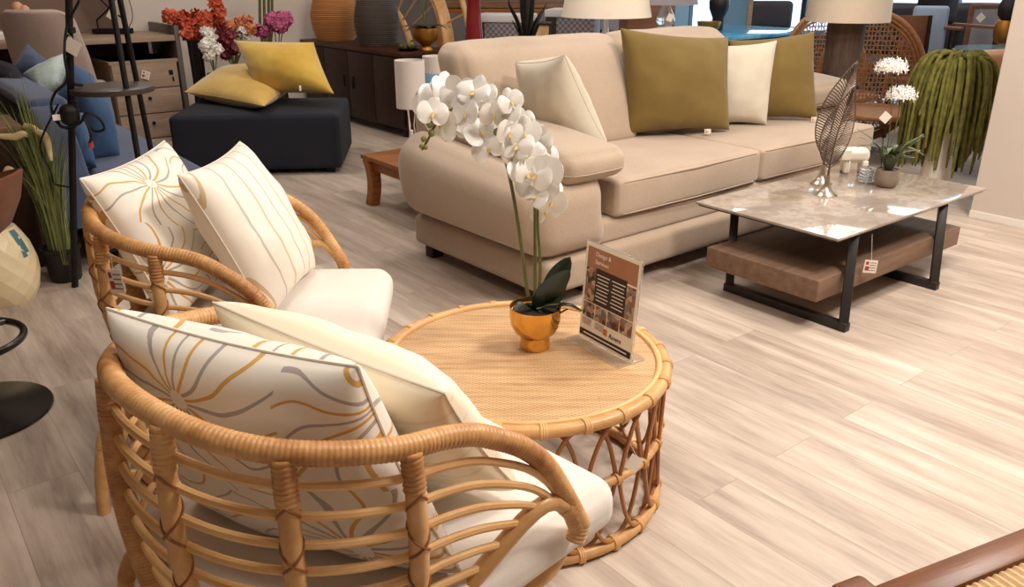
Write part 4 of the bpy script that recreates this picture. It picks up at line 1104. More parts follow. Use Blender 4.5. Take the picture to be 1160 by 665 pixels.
def blue_sofa():
    xb, xs, yn, yf2 = .70, 1.27, 3.86, 5.75
    o = V((xb, yn, 0)); t = thing('blue_sofa', 'blue velvet sofa seen from behind its dark low back, beyond the floor lamp', 'sofa', (o.x, o.y, 0))
    L = yf2-yn; Wd = xs-xb
    mb = MB(); rbox(mb, (Wd/2+.05, L/2, .29), (Wd-.1, L, .16), .045, (0, 0, .015)); mb.build('seat_cushion', 'slate_velvet', t)
    MB().box((Wd/2, L/2, .135), (Wd-.02, L-.04, .15), bev=.01).build('base', 'dark_navy', t)
    for x in (.05, Wd-.05):
        for y in (.08, L-.08): MB().tube([(x, y, 0), (x, y, .07)], .02, 10).build('foot', 'black_metal', t)
    mb = MB(); rbox(mb, (-.02, .40+(L-.4)/2, .43), (.13, L-.4, .46), .04); mb.build('back_frame', 'dark_navy', t)
    mb = MB(); rbox(mb, (-.0, .40+(L-.4)/2, .67), (.17, L-.38, .075), .036, (0, 0, .01)); mb.build('back_cap', 'slate_velvet', t)
    # sloping end panel of the back
    mb = MB().prism([(.40, .2), (.40, .68), (.30, .66), (.05, .36), (.0, .2)], -.085, .055, bev=.02).xf(Matrix(((0, 0, 1, 0), (1, 0, 0, 0), (0, 1, 0, 0), (0, 0, 0, 1)))); mb.build('sloping_end', 'slate_velvet', t)
    g = 'cushions on the blue sofa'
    def pw(mat, label, cs, T=.14, seed=0, **k): pillow('scatter_cushion', mat, label, [V(q) for q in cs], T, g, seed=seed, n=20, **k)
    def pp(l): return [atd(x, y, q) for x, y, q in l]
    pw('slate_velvet', 'slate blue cushion with raised corner against the taupe chair', pp([(14, 84, 4.95), (52, 88, 4.9), (58, 72, 5.0), (32, 50, 5.1)]), .12, 21)
    pw('pale_teal', 'pale silvery teal cushion between two blue cushions on the blue sofa', pp([(46, 106, 4.5), (74, 102, 4.55), (74, 60, 4.7), (26, 84, 4.65)]), .11, 22)
    pw('blue_velvet', 'mid blue cushion behind the floor lamp leg on the blue sofa', pp([(62, 112, 4.45), (118, 116, 4.5), (106, 86, 4.62), (80, 70, 4.62)]), .12, 23)
    pw('dark_navy', 'dark navy cushion lying along the top of the blue sofa back at the left edge', pp([(-30, 88, 4.6), (40, 104, 4.35), (18, 74, 4.6), (-30, 62, 4.8)]), .1, 24)
    pw('blue_velvet', 'big bright blue cushion standing beside the black floor lamp tray', pp([(94, 186, 4.0), (136, 178, 4.1), (122, 104, 4.25), (86, 98, 4.1)]), .22, 25)
    pw('blue_velvet', 'blue cushion leaning nearest the black floor lamp pole, tall grass in front', pp([(82, 190, 3.8), (110, 190, 3.85), (94, 128, 4.0), (74, 124, 3.95)]), .13, 26)
# ------------------------------------------------------------------ ottoman and flowers
def ottoman():
    h = .385
    a = atz(200, 201); b = atz(388, 197); d = b-a; rz = atan2(d.y, d.x); w = d.length
    t = thing('ottoman', 'large square navy fabric ottoman carrying two mustard cushions', 'ottoman', (a.x, a.y, 0), rz)
    mb = MB(); rbox(mb, (w/2, .38, h/2+.02), (w, .76, h-.035), .028, (.006, .006, .012)); mb.build('block', 'navy_fabric', t)
    for x in (.08, w-.08):
        for y in (.08, .68): MB().box((x, y, .02), (.06, .06, .04), bev=.004).build('foot', 'black_metal', t)
    MB().tube([(.02, .02, h-.028), (w-.02, .02, h-.028)], .004, 6).build('piping', 'navy_fabric', t)
    g = 'mustard cushions on the navy ottoman'
    D = a.x*sin(YAW)+a.y*cos(YAW)
    pillow('scatter_cushion', 'mustard_velvet', 'mustard velvet cushion lying flat at the front left of the navy ottoman',
           [atz(209, 104, h+.075), atz(299, 120, h+.065), atz(345, 88, h+.13), atz(258, 78, h+.15)], .25, g, seed=31, pinch=.05, power=.55)
    pillow('scatter_cushion', 'mustard_velvet', 'mustard velvet cushion leaning up behind the flat one on the ottoman',
           [atd(292, 106, D+.46), atd(378, 106, D+.34), atd(355, 48, D+.50), atd(266, 46, D+.60)], .30, g, seed=32, pinch=.05, power=.5)
    k = MB().box((0, 0, 0), (.014, .004, .035), bev=.001).build('care_label', 'paper_white', loc=atd(340, 100, D+.28)); tag(k, 'white care label sticking out beside the flat mustard cushion', 'label')
def bloom_cluster(mb, c, R, n, S, rnd, flat=1.0):
    for k in range(n):
        d = V((rnd.gauss(0, 1), rnd.gauss(0, 1), rnd.gauss(0, 1)*flat)).normalized(); p = c+d*R*rnd.uniform(.7, 1.05)
        for j in range(5):
            vs, fs = petal(S*rnd.uniform(.75, 1.1), S*.95, .35, 5, .45); X = frame_mat(p, d, j*2*pi/5+k); mb.add([X @ v for v in vs], fs)
def flowers():
    D = 6.6; base = atd(222, 60, D); o = V((base.x, base.y, 0)); rnd = random.Random(3)
    at = lambda px, py, d=0: atd(px, py, D+d)-o
    t = thing('coral_flower_vase', 'coral red blossom sprays in a tall dark vase behind the navy ottoman', 'flowers', tuple(o))
    zt = at(222, 45).z
    MB().lathe([(.001, 0), (.075, 0), (.085, .02), (.06, .2), (.05, zt*.6), (.055, zt-.02), (.062, zt), (.05, zt), (.001, zt-.05)], 28, cap=False).build('vase', 'black_lacquer', t)
    for spray in ([(192, 18), (200, 20), (207, 26), (214, 30)], [(208, 20), (216, 26), (226, 33), (216, 38)], [(222, 18), (232, 20), (226, 28)], [(240, -6), (244, 4), (248, 12), (246, 20), (240, 24)], [(232, 30), (222, 40), (212, 38)]):
        P = [at(x, y, rnd.uniform(-.06, .06)) for x, y in spray]; MB().tube(spline([V((0, 0, zt))]+P[::-1], 6), .004, 5).build('stem', 'stem_green', t)
        mb = MB()
        for p in P: bloom_cluster(mb, p, .035, 9, .05, rnd)
        mb.build('blossom_spray', 'petal_coral', t)
    def bunch(name, label, px, py, parts, dz=0, matl='black_pot'):
        q = atd(px, py, D+dz); oo = V((q.x, q.y, 0)); v = thing(name, label, 'flowers', tuple(oo)); zt = max(.3, q.z-.18)
        MB().lathe([(.001, 0), (.07, 0), (.08, .03), (.05, zt*.6), (.06, zt), (.05, zt), (.001, zt-.04)], 24, cap=False).build('vase', matl, v)
        for nm, mat, pts, R, n, S in parts:
            mb = MB(); st = MB()
            for x, y in pts:
                c = atd(x, y, D+dz+rnd.uniform(-.05, .05))-oo; bloom_cluster(mb, c, R, n, S, rnd); st.tube([V((0, 0, zt-.02)), c], .004, 5)
            mb.build(nm, mat, v); st.build('stems', 'stem_green', v)
        return v
    bunch('white_hydrangea_vase', 'cluster of white hydrangea heads behind the ottoman between coral and burgundy flowers', 240, 55, [('blooms', 'petal_white', [(234, 36), (238, 46), (232, 52), (240, 60), (246, 56), (236, 62)], .035, 16, .035)], -.12)
    bunch('burgundy_flower_vase', 'burgundy and peach blossoms in a vase behind the mustard cushions', 262, 50, [('burgundy_blooms', 'petal_burgundy', [(252, 34), (256, 44), (250, 52), (262, 38), (256, 60), (264, 54)], .04, 14, .045), ('peach_blooms', 'petal_peach', [(262, 30), (272, 26), (256, 30), (280, 24), (284, 32), (268, 36)], .03, 11, .045), ('white_blooms', 'petal_white', [(274, 36), (278, 42), (270, 58)], .03, 10, .035)], .1)
    v = bunch('pink_hydrangea_vase', 'big magenta pink hydrangea head with a smaller one behind the mustard cushions', 312, 40, [('large_bloom', 'petal_pink', [(317, 28), (310, 24), (322, 22)], .065, 70, .032), ('small_bloom', 'petal_pink', [(292, 34), (300, 36)], .045, 36, .03)], .2)
    q = atd(298, 40, D+.5); oo = V((q.x, q.y, 0)); w = thing('lily_vase', 'upright green lily stems standing behind the pink hydrangea', 'flowers', tuple(oo)); zt = .45
    MB().lathe([(.001, 0), (.05, 0), (.055, .02), (.05, zt), (.04, zt), (.001, zt-.05)], 24, cap=False).build('vase', 'black_pot', w)
    for x, y in ((294, -12), (299, -14), (304, -12), (308, -8)):
        c = atd(x, y, D+.5)-oo; MB().tube([V((0, 0, zt-.02)), atd(x+.5, 30, D+.5)-oo, c], .012, 8).build('stem', 'stem_green', w)
        MB().lathe([(.001, 0), (.016, .01), (.03, .06), (.045, .09), (.03, .07), (.001, .02)], 14, cap=False).xf(Matrix.Translation(c)).build('bloom', 'lip_yellow', w)
# ------------------------------------------------------------------ sideboard, lanterns and low table
def sideboard():
    x0, x1, y0, y1, h = 3.38, 3.86, 5.62, 7.36, .655
    t = thing('sideboard', 'dark walnut sideboard along the back carrying wicker lanterns and a gold pot', 'sideboard', (x0, y0, 0)); W, Dp = x1-x0, y1-y0
    MB().box((W/2, Dp/2, h-.016), (W+.04, Dp+.04, .032), bev=.004).build('top', 'walnut_dark_y', t)
    MB().box((W/2+.01, Dp/2, (h-.032+.06)/2), (W-.02, Dp, h-.032-.06), bev=.003).build('carcass', 'walnut_dark_y', t)
    for k in range(4):
        d = MB().box((-.004, Dp*(k+.5)/4, (h-.03+.07)/2), (.018, Dp/4-.012, h-.12), bev=.003).build('door', 'walnut_dark', t)
        MB().box((-.018, Dp*(k+.5)/4+(.14 if k % 2 else -.14), h*.55), (.012, .014, .1), bev=.003).build('handle', 'black_metal', d)
    for a in (.06, W-.06):
        for b in (.08, Dp-.08): MB().box((a, b, .03), (.05, .05, .062), bev=.003).build('foot', 'walnut_dark', t)
    def lantern(px, py, R, H, mat, label, dense):
        p = V((px, py, h+.001)); l = thing('wicker_lantern', label, 'lantern', tuple(p), 0, 'wicker lanterns on the sideboard')
        prof = lambda u: R*(.62+.38*sin(pi*(.12+.80*u))**.9)
        MB().lathe([(prof(k/24)-.004, H*k/24) for k in range(25)], 48, cap=False).build('woven_body', mat, l)
        for k in range(dense): 
            u = k/(dense-1); MB().tube([(prof(u)*cos(a), prof(u)*sin(a), H*u) for a in [2*pi*j/40 for j in range(40)]], .004, 5, closed=True).build('cane_hoop', mat, l)
        MB().tube([(prof(1)*.98*cos(a), prof(1)*.98*sin(a), H) for a in [2*pi*j/40 for j in range(40)]], .01, 8, closed=True).build('rim', mat, l)
        MB().lathe([(.001, 0), (prof(0), 0), (prof(0), .012), (.001, .012)], 32).build('base', mat, l)
        MB().tube(spline([(-prof(1), 0, H), (-prof(1)*.8, 0, H+.12), (0, 0, H+.2), (prof(1)*.8, 0, H+.12), (prof(1), 0, H)], 8), .008, 8).build('handle', mat, l)
        MB().lathe([(.001, .013), (.045, .013), (.045, .16), (.001, .16)], 20).build('candle', 'lip_yellow', l)
    lantern(3.60, 7.12, .215, .40, 'lantern_cane', 'pale orange cane lantern at the far end of the walnut sideboard', 26)
    lantern(3.63, 6.42, .19, .40, 'lantern_grey', 'grey wicker lantern with dark slatted sides in the middle of the sideboard', 26)
    p = atz(462, 57, h+.001); s = thing('succulent_dish', 'small dish of grey green succulents at the near corner of the sideboard', 'plant', tuple(p))
    MB().lathe([(.001, 0), (.06, 0), (.085, .012), (.09, .02), (.08, .018), (.001, .012)], 24, cap=False).build('dish', 'black_lacquer', s)
    rnd = random.Random(6)
    for k in range(7):
        a = k*2.4; mb = MB(); c = V((.05*cos(a)*(k > 0), .05*sin(a)*(k > 0), .02))
        for j in range(12):
            vs, fs = petal(.03, .02, .5, 4); X = frame_mat(c, (.01, 0, 1), j*2.4) @ Matrix.Rotation(-.3-.05*j, 4, 'Y'); mb.add([X @ v for v in vs], fs)
        mb.build('rosette', 'leaf_green' if k % 2 else 'bud_green', s)
    p = atz(483, 57, h+.001); s = thing('orchid_in_gold_bowl', 'dark leaved orchid in a gold footed bowl on the sideboard near corner', 'plant', tuple(p))
    MB().lathe([(.001, 0), (.05, 0), (.05, .01), (.034, .03), (.045, .05), (.09, .08), (.105, .13), (.1, .17), (.092, .17), (.095, .13), (.001, .1)], 32, cap=False).build('bowl', 'gold_dark', s)
    for k in range(8):
        a = k*.8+.3; d = V((cos(a), sin(a), 0)); sd = V((-sin(a), cos(a), 0)); vs = []; fs = []
        for i in range(9):
            u = i/8; q = V((0, 0, .13))+d*(.2*u)+V((0, 0, .2*u-.16*u*u)); w = .03*max(.05, sin(pi*(u*.92+.08))); vs += [q-sd*w, q+V((0, 0, -.004)), q+sd*w]
        for i in range(8): fs += [(i*3, i*3+1, i*3+4, i*3+3), (i*3+1, i*3+2, i*3+5, i*3+4)]
        MB().add(vs, fs).build('leaf', 'leaf_dark', s)
    for dx in (-.03, .02): MB().tube(spline([(0, 0, .12), (dx, 0, .35), (dx*3, .02, .55), (dx*5, .05, .62)], 6), .006, 6).build('stem', 'stem_green', s)
def low_table():
    a = atz(426, 231); z = .285; t = thing('low_wooden_table', 'low honey wood table with curved leg behind the left arm of the beige sofa', 'table', (a.x-.035, a.y-.60, 0)); w, d = 1.0, .64
    MB().box((w/2, d/2, z-.012), (w+.03, d+.03, .024), bev=.004).build('top', 'honey_wood', t)
    for x in (.035, w-.035):
        for y in (.035, d-.035):
            rbox(mb := MB(), (x, y, (z-.024)/2), (.062, .062, z-.024), .008, fn=lambda q, p_, x=x: V((q.x*(1+.12*max(0, q.z/.13))+(-1 if x < .5 else 1)*.02*(q.z/.13)**2, q.y, q.z))); mb.build('leg', 'honey_wood', t)
    for y in (.03, d-.03): MB().box((w/2, y, z-.055), (w-.1, .024, .06), bev=.003).build('apron', 'honey_wood', t)
    for x in (.03, w-.03): MB().box((x, d/2, z-.055), (.024, d-.1, .06), bev=.003).build('apron', 'honey_wood', t)
    def lamp(px, py, D, r, h, mat, label, band=None):
        p = atd(px, py, D); l = thing('table_lamp', label, 'lamp', (p.x, p.y, z+.001), 0, 'small lamps on the low wooden table'); zb = p.z-z
        MB().lathe([(.001, 0), (.055, 0), (.055, .008), (.02, .016), (.001, .016)], 24, cap=False).build('base', 'acrylic_white', l)
        for s in (-1, 1): MB().tube([(s*.03, 0, .01), (s*.012, 0, zb*.6), (s*.03, 0, zb+.02)], .004, 6).build('stem', 'acrylic_white', l)
        MB().lathe([(r*1.0, zb), (r, zb+h), (r-.004, zb+h), (r-.004, zb), (r, zb)], 40, cap=False).build('lamp_shade', mat, l)
        if band: MB().lathe([(r+.002, zb), (r+.002, zb+h*.62)], 40, cap=False).build('shade_band', band, l)
        return p, l
    p, l = lamp(466, 122, 4.62, .082, .255, 'white_shade', 'white drum table lamp next to the sofa arm on the low table')
    MB().tube(spline([(-.05, -.05, p.z-z), (-.06, -.07, p.z-z-.1), (-.055, -.08, .1), (-.09, -.08, .01)], 8), .0035, 6).build('flex', 'acrylic_white', l)
    MB().box((-.056, -.08, .12), (.018, .014, .05), bev=.003).build('switch', 'acrylic_white', l)
    lamp(496, 112, 4.95, .082, .245, 'white_shade', 'white and blue table lamp half hidden behind the sofa back', 'panel_blue')
# ------------------------------------------------------------------ behind the sofa
def behind_sofa():
    # nested rattan arches standing behind the sideboard
    x = 3.97; yc = 6.98; t = thing('rattan_headboard', 'arched rattan headboard with nested flat cane bands standing behind the sideboard', 'headboard', (x, yc, 0), 0)
    y1 = atx(534, 48, x).y-yc; y2 = atx(509, 50, x).y-yc; y3 = atx(466, 46, x).y-yc
    def arch(hw, zs, zt, wd, th, nm, dx=0.0, full=False):
        mb = MB(); P = [(dx, hw, 0)]+[(dx, hw*cos(a), zs+(zt-zs)*sin(a)) for a in [pi*k/48 for k in range(49)]]+[(dx, -hw, 0)]
        P = [(q[0], max(-1.6, min(.40, q[1])), q[2]) for q in P]
        mb.tube(P, 1.0, 12, flat=(th, wd)); return mb.build(nm, 'rattan_pole', t)
    def clipped(hw, zs, zt, wd, th, nm):
        # right hand run of the arch down to the floor, the other foot ends against the back wall
        P = [V((0, -hw, 0)), V((0, -hw, zs*.5))]+[V((0, -hw*cos(a), zs+(zt-zs)*sin(a))) for a in [pi*k/48 for k in range(49)] if -hw*cos(a) < .40]
        MB().tube(P, 1.0, 12, flat=(th, wd)).build(nm, 'rattan_pole', t)
    clipped(-y1, .55, 1.75, .022, .022, 'outer_arch'); clipped(-y2, .60, 1.5, .02, .055, 'flat_band'); clipped(-y2-.09, .60, 1.4, .016, .016, 'inner_arch'); clipped(-y3, .5, 1.0, .02, .03, 'core_arch')
    for k in range(7):
        a = .12+.2*k; h1, h2 = -y1, -y3; MB().tube([(0, -h2*cos(a), .5+.5*sin(a)), (0, -h1*cos(a), .55+1.2*sin(a))], .009, 6).build('cane_spoke', 'rattan_light', t)
    MB().tube([(0, y1, .14), (0, .38, .14)], .018, 8).build('bottom_rail', 'rattan_pole', t)
    # tall red vase
    p = atd(537, 40, 5.7); v = thing('red_floor_vase', 'tall slender dark red vase beside the rattan hoop chair', 'vase', (p.x, p.y, 0))
    MB().lathe([(.001, 0), (.06, 0), (.065, .02), (.075, .5), (.068, .75), (.05, .95), (.042, 1.08), (.05, 1.1), (.035, 1.09), (.001, .9)], 32, cap=False).build('body', 'red_lacquer', v)
    # display bench with hampers
    q = atd(612, 60, 7.2); zb = .45; b = thing('display_bench', 'long dark display bench behind the beige sofa carrying the woven hampers', 'table', (q.x, q.y, 0), -YAW)
    MB().box((0, .1, zb-.02), (1.16, .6, .04), bev=.004).build('top', 'walnut_dark', b)
    for x in (-.53, .53):
        for y in (-.15, .35): MB().box((x, y, (zb-.04)/2), (.05, .05, zb-.04), bev=.003).build('leg', 'walnut_dark', b)
    R = Matrix.Rotation(-YAW, 3, 'Z')
    def hamper(px, w, label, hgt):
        c = atd(px, 60, 7.2); c = V((c.x, c.y, zb+.001)); l = thing('laundry_hamper', label, 'basket', tuple(c), -YAW-.25, 'woven hampers behind the sofa')
        MB().box((0, .05, hgt/2), (w, .34, hgt), bev=.012).build('woven_body', 'hamper_weave', l); 
        MB().box((0, .05, hgt+.025), (w+.03, .37, .06), bev=.012).build('lid', 'lid_white', l)
        MB().box((-w/2+.04, -.122, hgt/2), (.09, .006, hgt-.01), bev=.002).build('corner_band', 'print_ink', l)
    hamper(571, .44, 'grey woven hamper with white lid beside the red vase behind the sofa', .40)
    hamper(648, .40, 'blue grey woven hamper with white lid partly behind the cream lampshade', .44)
    # slatted wooden crate hanging higher up behind
    q = atd(575, 10, 8.2); c = thing('wooden_console', 'orange wood slatted console standing behind the woven hampers', 'console', (q.x, q.y, 0), -YAW)
    zc = atd(575, 14, 8.2).z
    MB().box((0, 0, zc+.16), (1.35, .4, .03), bev=.004).build('top', 'honey_wood', c); MB().box((0, 0, zc+.02), (1.35, .4, .04), bev=.004).build('lower_rail', 'honey_wood', c)
    for k in range(3): MB().box((0, -.2, zc+.06+.035*k), (1.25, .015, .02), bev=.002).build('slat', 'honey_wood', c)
    for x in (-.64, .64):
        for y in (-.17, .17): MB().box((x, y, (zc+.15)/2), (.05, .05, zc+.15), bev=.004).build('leg', 'honey_wood', c)
    # dark sansevieria in a tall pot
    p = atd(597, 40, 5.9); s = thing('dark_leaf_plant', 'black tall planter with dark sword leaves behind the sofa', 'plant', (p.x, p.y, 0)); zt = 1.2
    MB().lathe([(.001, 0), (.05, 0), (.055, .02), (.042, .4), (.036, zt), (.03, zt), (.001, zt-.05)], 28, cap=False).build('pot', 'black_pot', s)
    at = lambda x, y: atd(x, y, 5.85)-V((p.x, p.y, 0))
    for P in ([(594, 50), (586, 24), (578, 8), (575, -4)], [(595, 52), (588, 38), (582, 26), (579, 22)], [(599, 50), (606, 28), (614, 14), (620, 2)], [(598, 54), (604, 40), (609, 30), (611, 26)], [(596, 40), (592, 20), (590, 0), (588, -12)], [(598, 40), (602, 20), (604, 0), (606, -12)]):
        q = spline([at(x, y) for x, y in P], 6); MB().tube(q, lambda u: .001+.020*sin(pi*min(1, u*.75+.25))**1.2, 8, flat=(.3, 1)).build('leaf', 'leaf_black', s)
    # woven cane panel chair
    p = atd(612, 40, 6.6); s = thing('cane_panel_stool', 'woven cane panel stool between the dark plant and the hamper', 'stool', (p.x, p.y, 0), -YAW); h = .86
    MB().box((0, 0, h/2), (.14, .14, h), bev=.006).build('woven_panel', 'woven_cane', s)
    for sx in (-1, 1): MB().box((sx*.07, -.07, h/2), (.016, .016, h), bev=.003).build('edge_strip', 'walnut_dark', s)
    MB().box((0, 0, h+.008), (.17, .17, .016), bev=.003).build('top', 'walnut_dark', s)
    # console for the two lamps
    q = atd(700, 60, 5.1); c = thing('console_table', 'narrow dark console behind the sofa under the cream table lamp', 'table', (q.x, q.y, 0)); zc = .66
    MB().box((.1, .12, zc-.015), (1.15, .34, .03), bev=.004).build('top', 'walnut_dark', c)
    for x in (-.43, .63):
        for y in (-.02, .26): MB().box((x, y, (zc-.03)/2), (.045, .045, zc-.03), bev=.003).build('leg', 'walnut_dark', c)
    p = atd(685, 60, 5.15); l = thing('table_lamp', 'cream tapered table lamp standing behind the back of the beige sofa', 'lamp', (p.x, p.y, zc+.001)); zs = atd(685, 19, 5.15).z-zc
    MB().lathe([(.001, 0), (.07, 0), (.07, .012), (.03, .03), (.025, .05), (.04, .14), (.03, .22), (.015, .27), (.012, zs+.1), (.001, zs+.1)], 28, cap=False).build('base', 'crystal', l)
    MB().lathe([(.268, zs), (.21, zs+.29), (.206, zs+.29), (.264, zs), (.268, zs)], 56, cap=False).build('lamp_shade', 'lamp_linen', l)
    for k in range(3):
        a = 2*pi*k/3; MB().tube([(0, 0, zs+.06), (.24*cos(a), .24*sin(a), zs+.03)], .003, 6).build('shade_spoke', 'chrome', l)
    p = atd(751, 60, 5.25); l = thing('table_lamp', 'clear turned glass table lamp with grey shade behind the olive cushion', 'lamp', (p.x, p.y, zc+.001)); zs = atd(751, 5, 5.25).z-zc
    MB().lathe([(.001, 0), (.06, 0), (.062, .02), (.035, .05), (.03, .12), (.06, .17), (.075, .215), (.055, .25), (.04, .27), (.06, .30), (.05, .335), (.02, zs+.0), (.012, zs+.1), (.001, zs+.1)], 32, cap=False).build('glass_base', 'crystal', l)
    MB().lathe([(.19, zs), (.15, zs+.24), (.146, zs+.24), (.186, zs), (.19, zs)], 48, cap=False).build('lamp_shade', 'grey_fabric', l)
    MB().tube([(0, 0, zs-.05), (0, 0, zs+.1)], .008, 8).build('stem', 'chrome', l)
    g = thing('blank_tag', 'small blank tag hanging on the clear glass table lamp', 'price tag'); g.location = atd(759, 20, 5.1); facing_tag('card', g, (0, 0, 0), (.036, .042), -YAW, 0, .4, printed=False, hang=(-.01, .03, .08))
    # tall timber cabinet and blue screens
    q = atd(745, 20, 6.05); c = thing('timber_cabinet', 'plain brown timber cabinet behind the clear glass lamp', 'cabinet', (q.x, q.y, 0), -YAW)
    MB().box((-.05, .2, .75), (.34, .4, 1.5), bev=.004).build('body', 'brown_wood', c)
    d = MB().box((-.05, -.008, .75), (.32, .018, 1.44), bev=.003).build('door', 'brown_wood', c); MB().box((.08, -.022, .8), (.012, .014, .14), bev=.003).build('handle', 'black_metal', d)
    q = atd(771, 20, 9.0); c = thing('display_screen', 'light blue freestanding display panel beside the brown timber cabinet', 'panel', (q.x, q.y, 0), -YAW)
    MB().box((0, 0, .75), (.16, .03, 1.5), bev=.003).build('panel', 'panel_blue', c); MB().box((0, 0, .01), (.2, .3, .02), bev=.003).build('foot', 'lid_white', c)
    # glossy dining table
    q = atd(822, 28, 7.6); c = thing('glossy_dining_table', 'long dining table with painted blue sky reflection on its top beyond the beige sofa', 'table', (q.x, q.y, 0), 0.0)
    MB().box((.0, .0, .735), (1.5, 1.0, .03), bev=.004).build('table_top', 'painted_sky_reflection', c)
    MB().box((.0, .0, .71), (1.46, .96, .03), bev=.004).build('under_rim', 'walnut_dark', c)
    for x in (-.68, .68):
        for y in (-.42, .42): MB().box((x, y, .35), (.07, .07, .7), bev=.005).build('leg', 'walnut_dark', c)
    p = atd(803, 28, 7.35); p.z = .7502; b = thing('gold_bowl', 'gold bowl with dark flecks on the glossy dining table', 'bowl', tuple(p))
    MB().lathe([(.001, 0), (.06, 0), (.09, .04), (.1, .09), (.095, .09), (.08, .04), (.001, .012)], 32, cap=False).build('bowl', 'gold_dark', b)
    mb = MB(); rr = random.Random(9)
    for k in range(16):
        a = 2*pi*k/16; mb.lathe([(.001, -.012), (.012, 0), (.001, .012)], 6, (.085*cos(a), .085*sin(a), .05), cap=False)
    mb.build('beads', 'walnut_dark', b)
    p = atd(813, 28, 7.65); p.z = .7502; b = thing('black_bud_vase', 'black round bud vase behind the gold bowl on the glossy table', 'vase', tuple(p))
    MB().lathe([(.001, 0), (.05, 0), (.055, .06), (.05, .1), (.085, .18), (.09, .24), (.06, .31), (.03, .33), (.001, .3)], 28, cap=False).build('body', 'black_pot', b)
    q = atd(818, 10, 9.4); c = thing('door_frame_display', 'pale timber framed glass display door beyond the glossy table', 'panel', (q.x, q.y, 0), -YAW)
    for x in (-.02, .30): MB().box((x, 0, 1.0), (.05, .06, 2.0), bev=.004).build('frame_post', 'oak_grey', c)
    MB().box((.14, 0, 1.02), (.27, .012, 1.9), bev=0).build('pane', 'glass_blue', c); MB().box((.14, 0, 1.98), (.37, .06, .05), bev=.004).build('frame_head', 'oak_grey', c); MB().box((.14, 0, .03), (.37, .06, .06), bev=.004).build('frame_sill', 'oak_grey', c)
# ------------------------------------------------------------------ right side: cane chairs, lamp, trailing plant, lounge furniture
def cane_chair(px, py, D, rz, rx, rzv, label):
    c = atd(px, py, D); t = thing('cane_tub_chair', label, 'chair', (c.x, c.y, 0), rz, 'cane tub chairs behind the sofa end'); zc = c.z
    # curved cane back, concave to the front (-y)
    def P(a, k=1.0, dy=0): x = rx*k*cos(a); z = rzv*k*sin(a); return V((x, .10+dy-.30*(x/rx)**2*rx, zc+z))
    for k, r in ((1.0, .020), (.94, .013), (.88, .010)): MB().tube([P(2*pi*j/72, k) for j in range(72)], r, 10, closed=True).build('back_rim', 'cane_rim', t)
    # open cane webbing: straight strands in four directions
    mb = MB(); n = 12; rr = .86
    for k in range(-n, n+1):
        u = k/n
        for dirn in range(4):
            ca, sa = cos(pi*dirn/4), sin(pi*dirn/4); L = sqrt(max(0, 1-u*u))
            if L < .08: continue
            if dirn % 2 and k % 2: continue
            pts = []
            for j in range(9):
                v = -L+2*L*j/8; X = (u*ca-v*sa)*rr; Z = (u*sa+v*ca)*rr; x = rx*X; pts.append(V((x, .10-.30*X*X*rx+.002*(dirn-1.5), zc+rzv*Z)))
            mb.tube(pts, .0042 if dirn % 2 == 0 else .0034, 4, cap=False)
    mb.build('cane_webbing', 'cane_strand', t)
    zs = max(.3, zc-rzv*.95)
    MB().tube([(rx*.95*cos(a), -.2+.3*sin(a), zs) for a in [2*pi*k/48 for k in range(48)]], .022, 10, closed=True).build('seat_rim', 'cane_rim', t)
    MB().lathe([(.001, zs-.012), (.29, zs-.012), (.29, zs+.01), (.001, zs+.012)], 40, (0, -.2, 0), fn=lambda q, a: V((q.x*rx*.95/.29*.98, q.y, q.z))).build('seat', 'cane_strand', t)
    for sg in (-1, 1):
        MB().tube(spline([P(radians(-20) if sg > 0 else radians(200)), (sg*rx*1.0, -.12, zs+.22), (sg*rx*.95, -.38, zs+.17), (sg*rx*.85, -.42, zs)], 8), .018, 10).build('arm', 'cane_rim', t)
        for y in (-.42, .05): MB().tube([(sg*rx*.8, y, zs), (sg*rx*.92, y*1.1, 0)], .018, 10).build('leg', 'cane_rim', t)
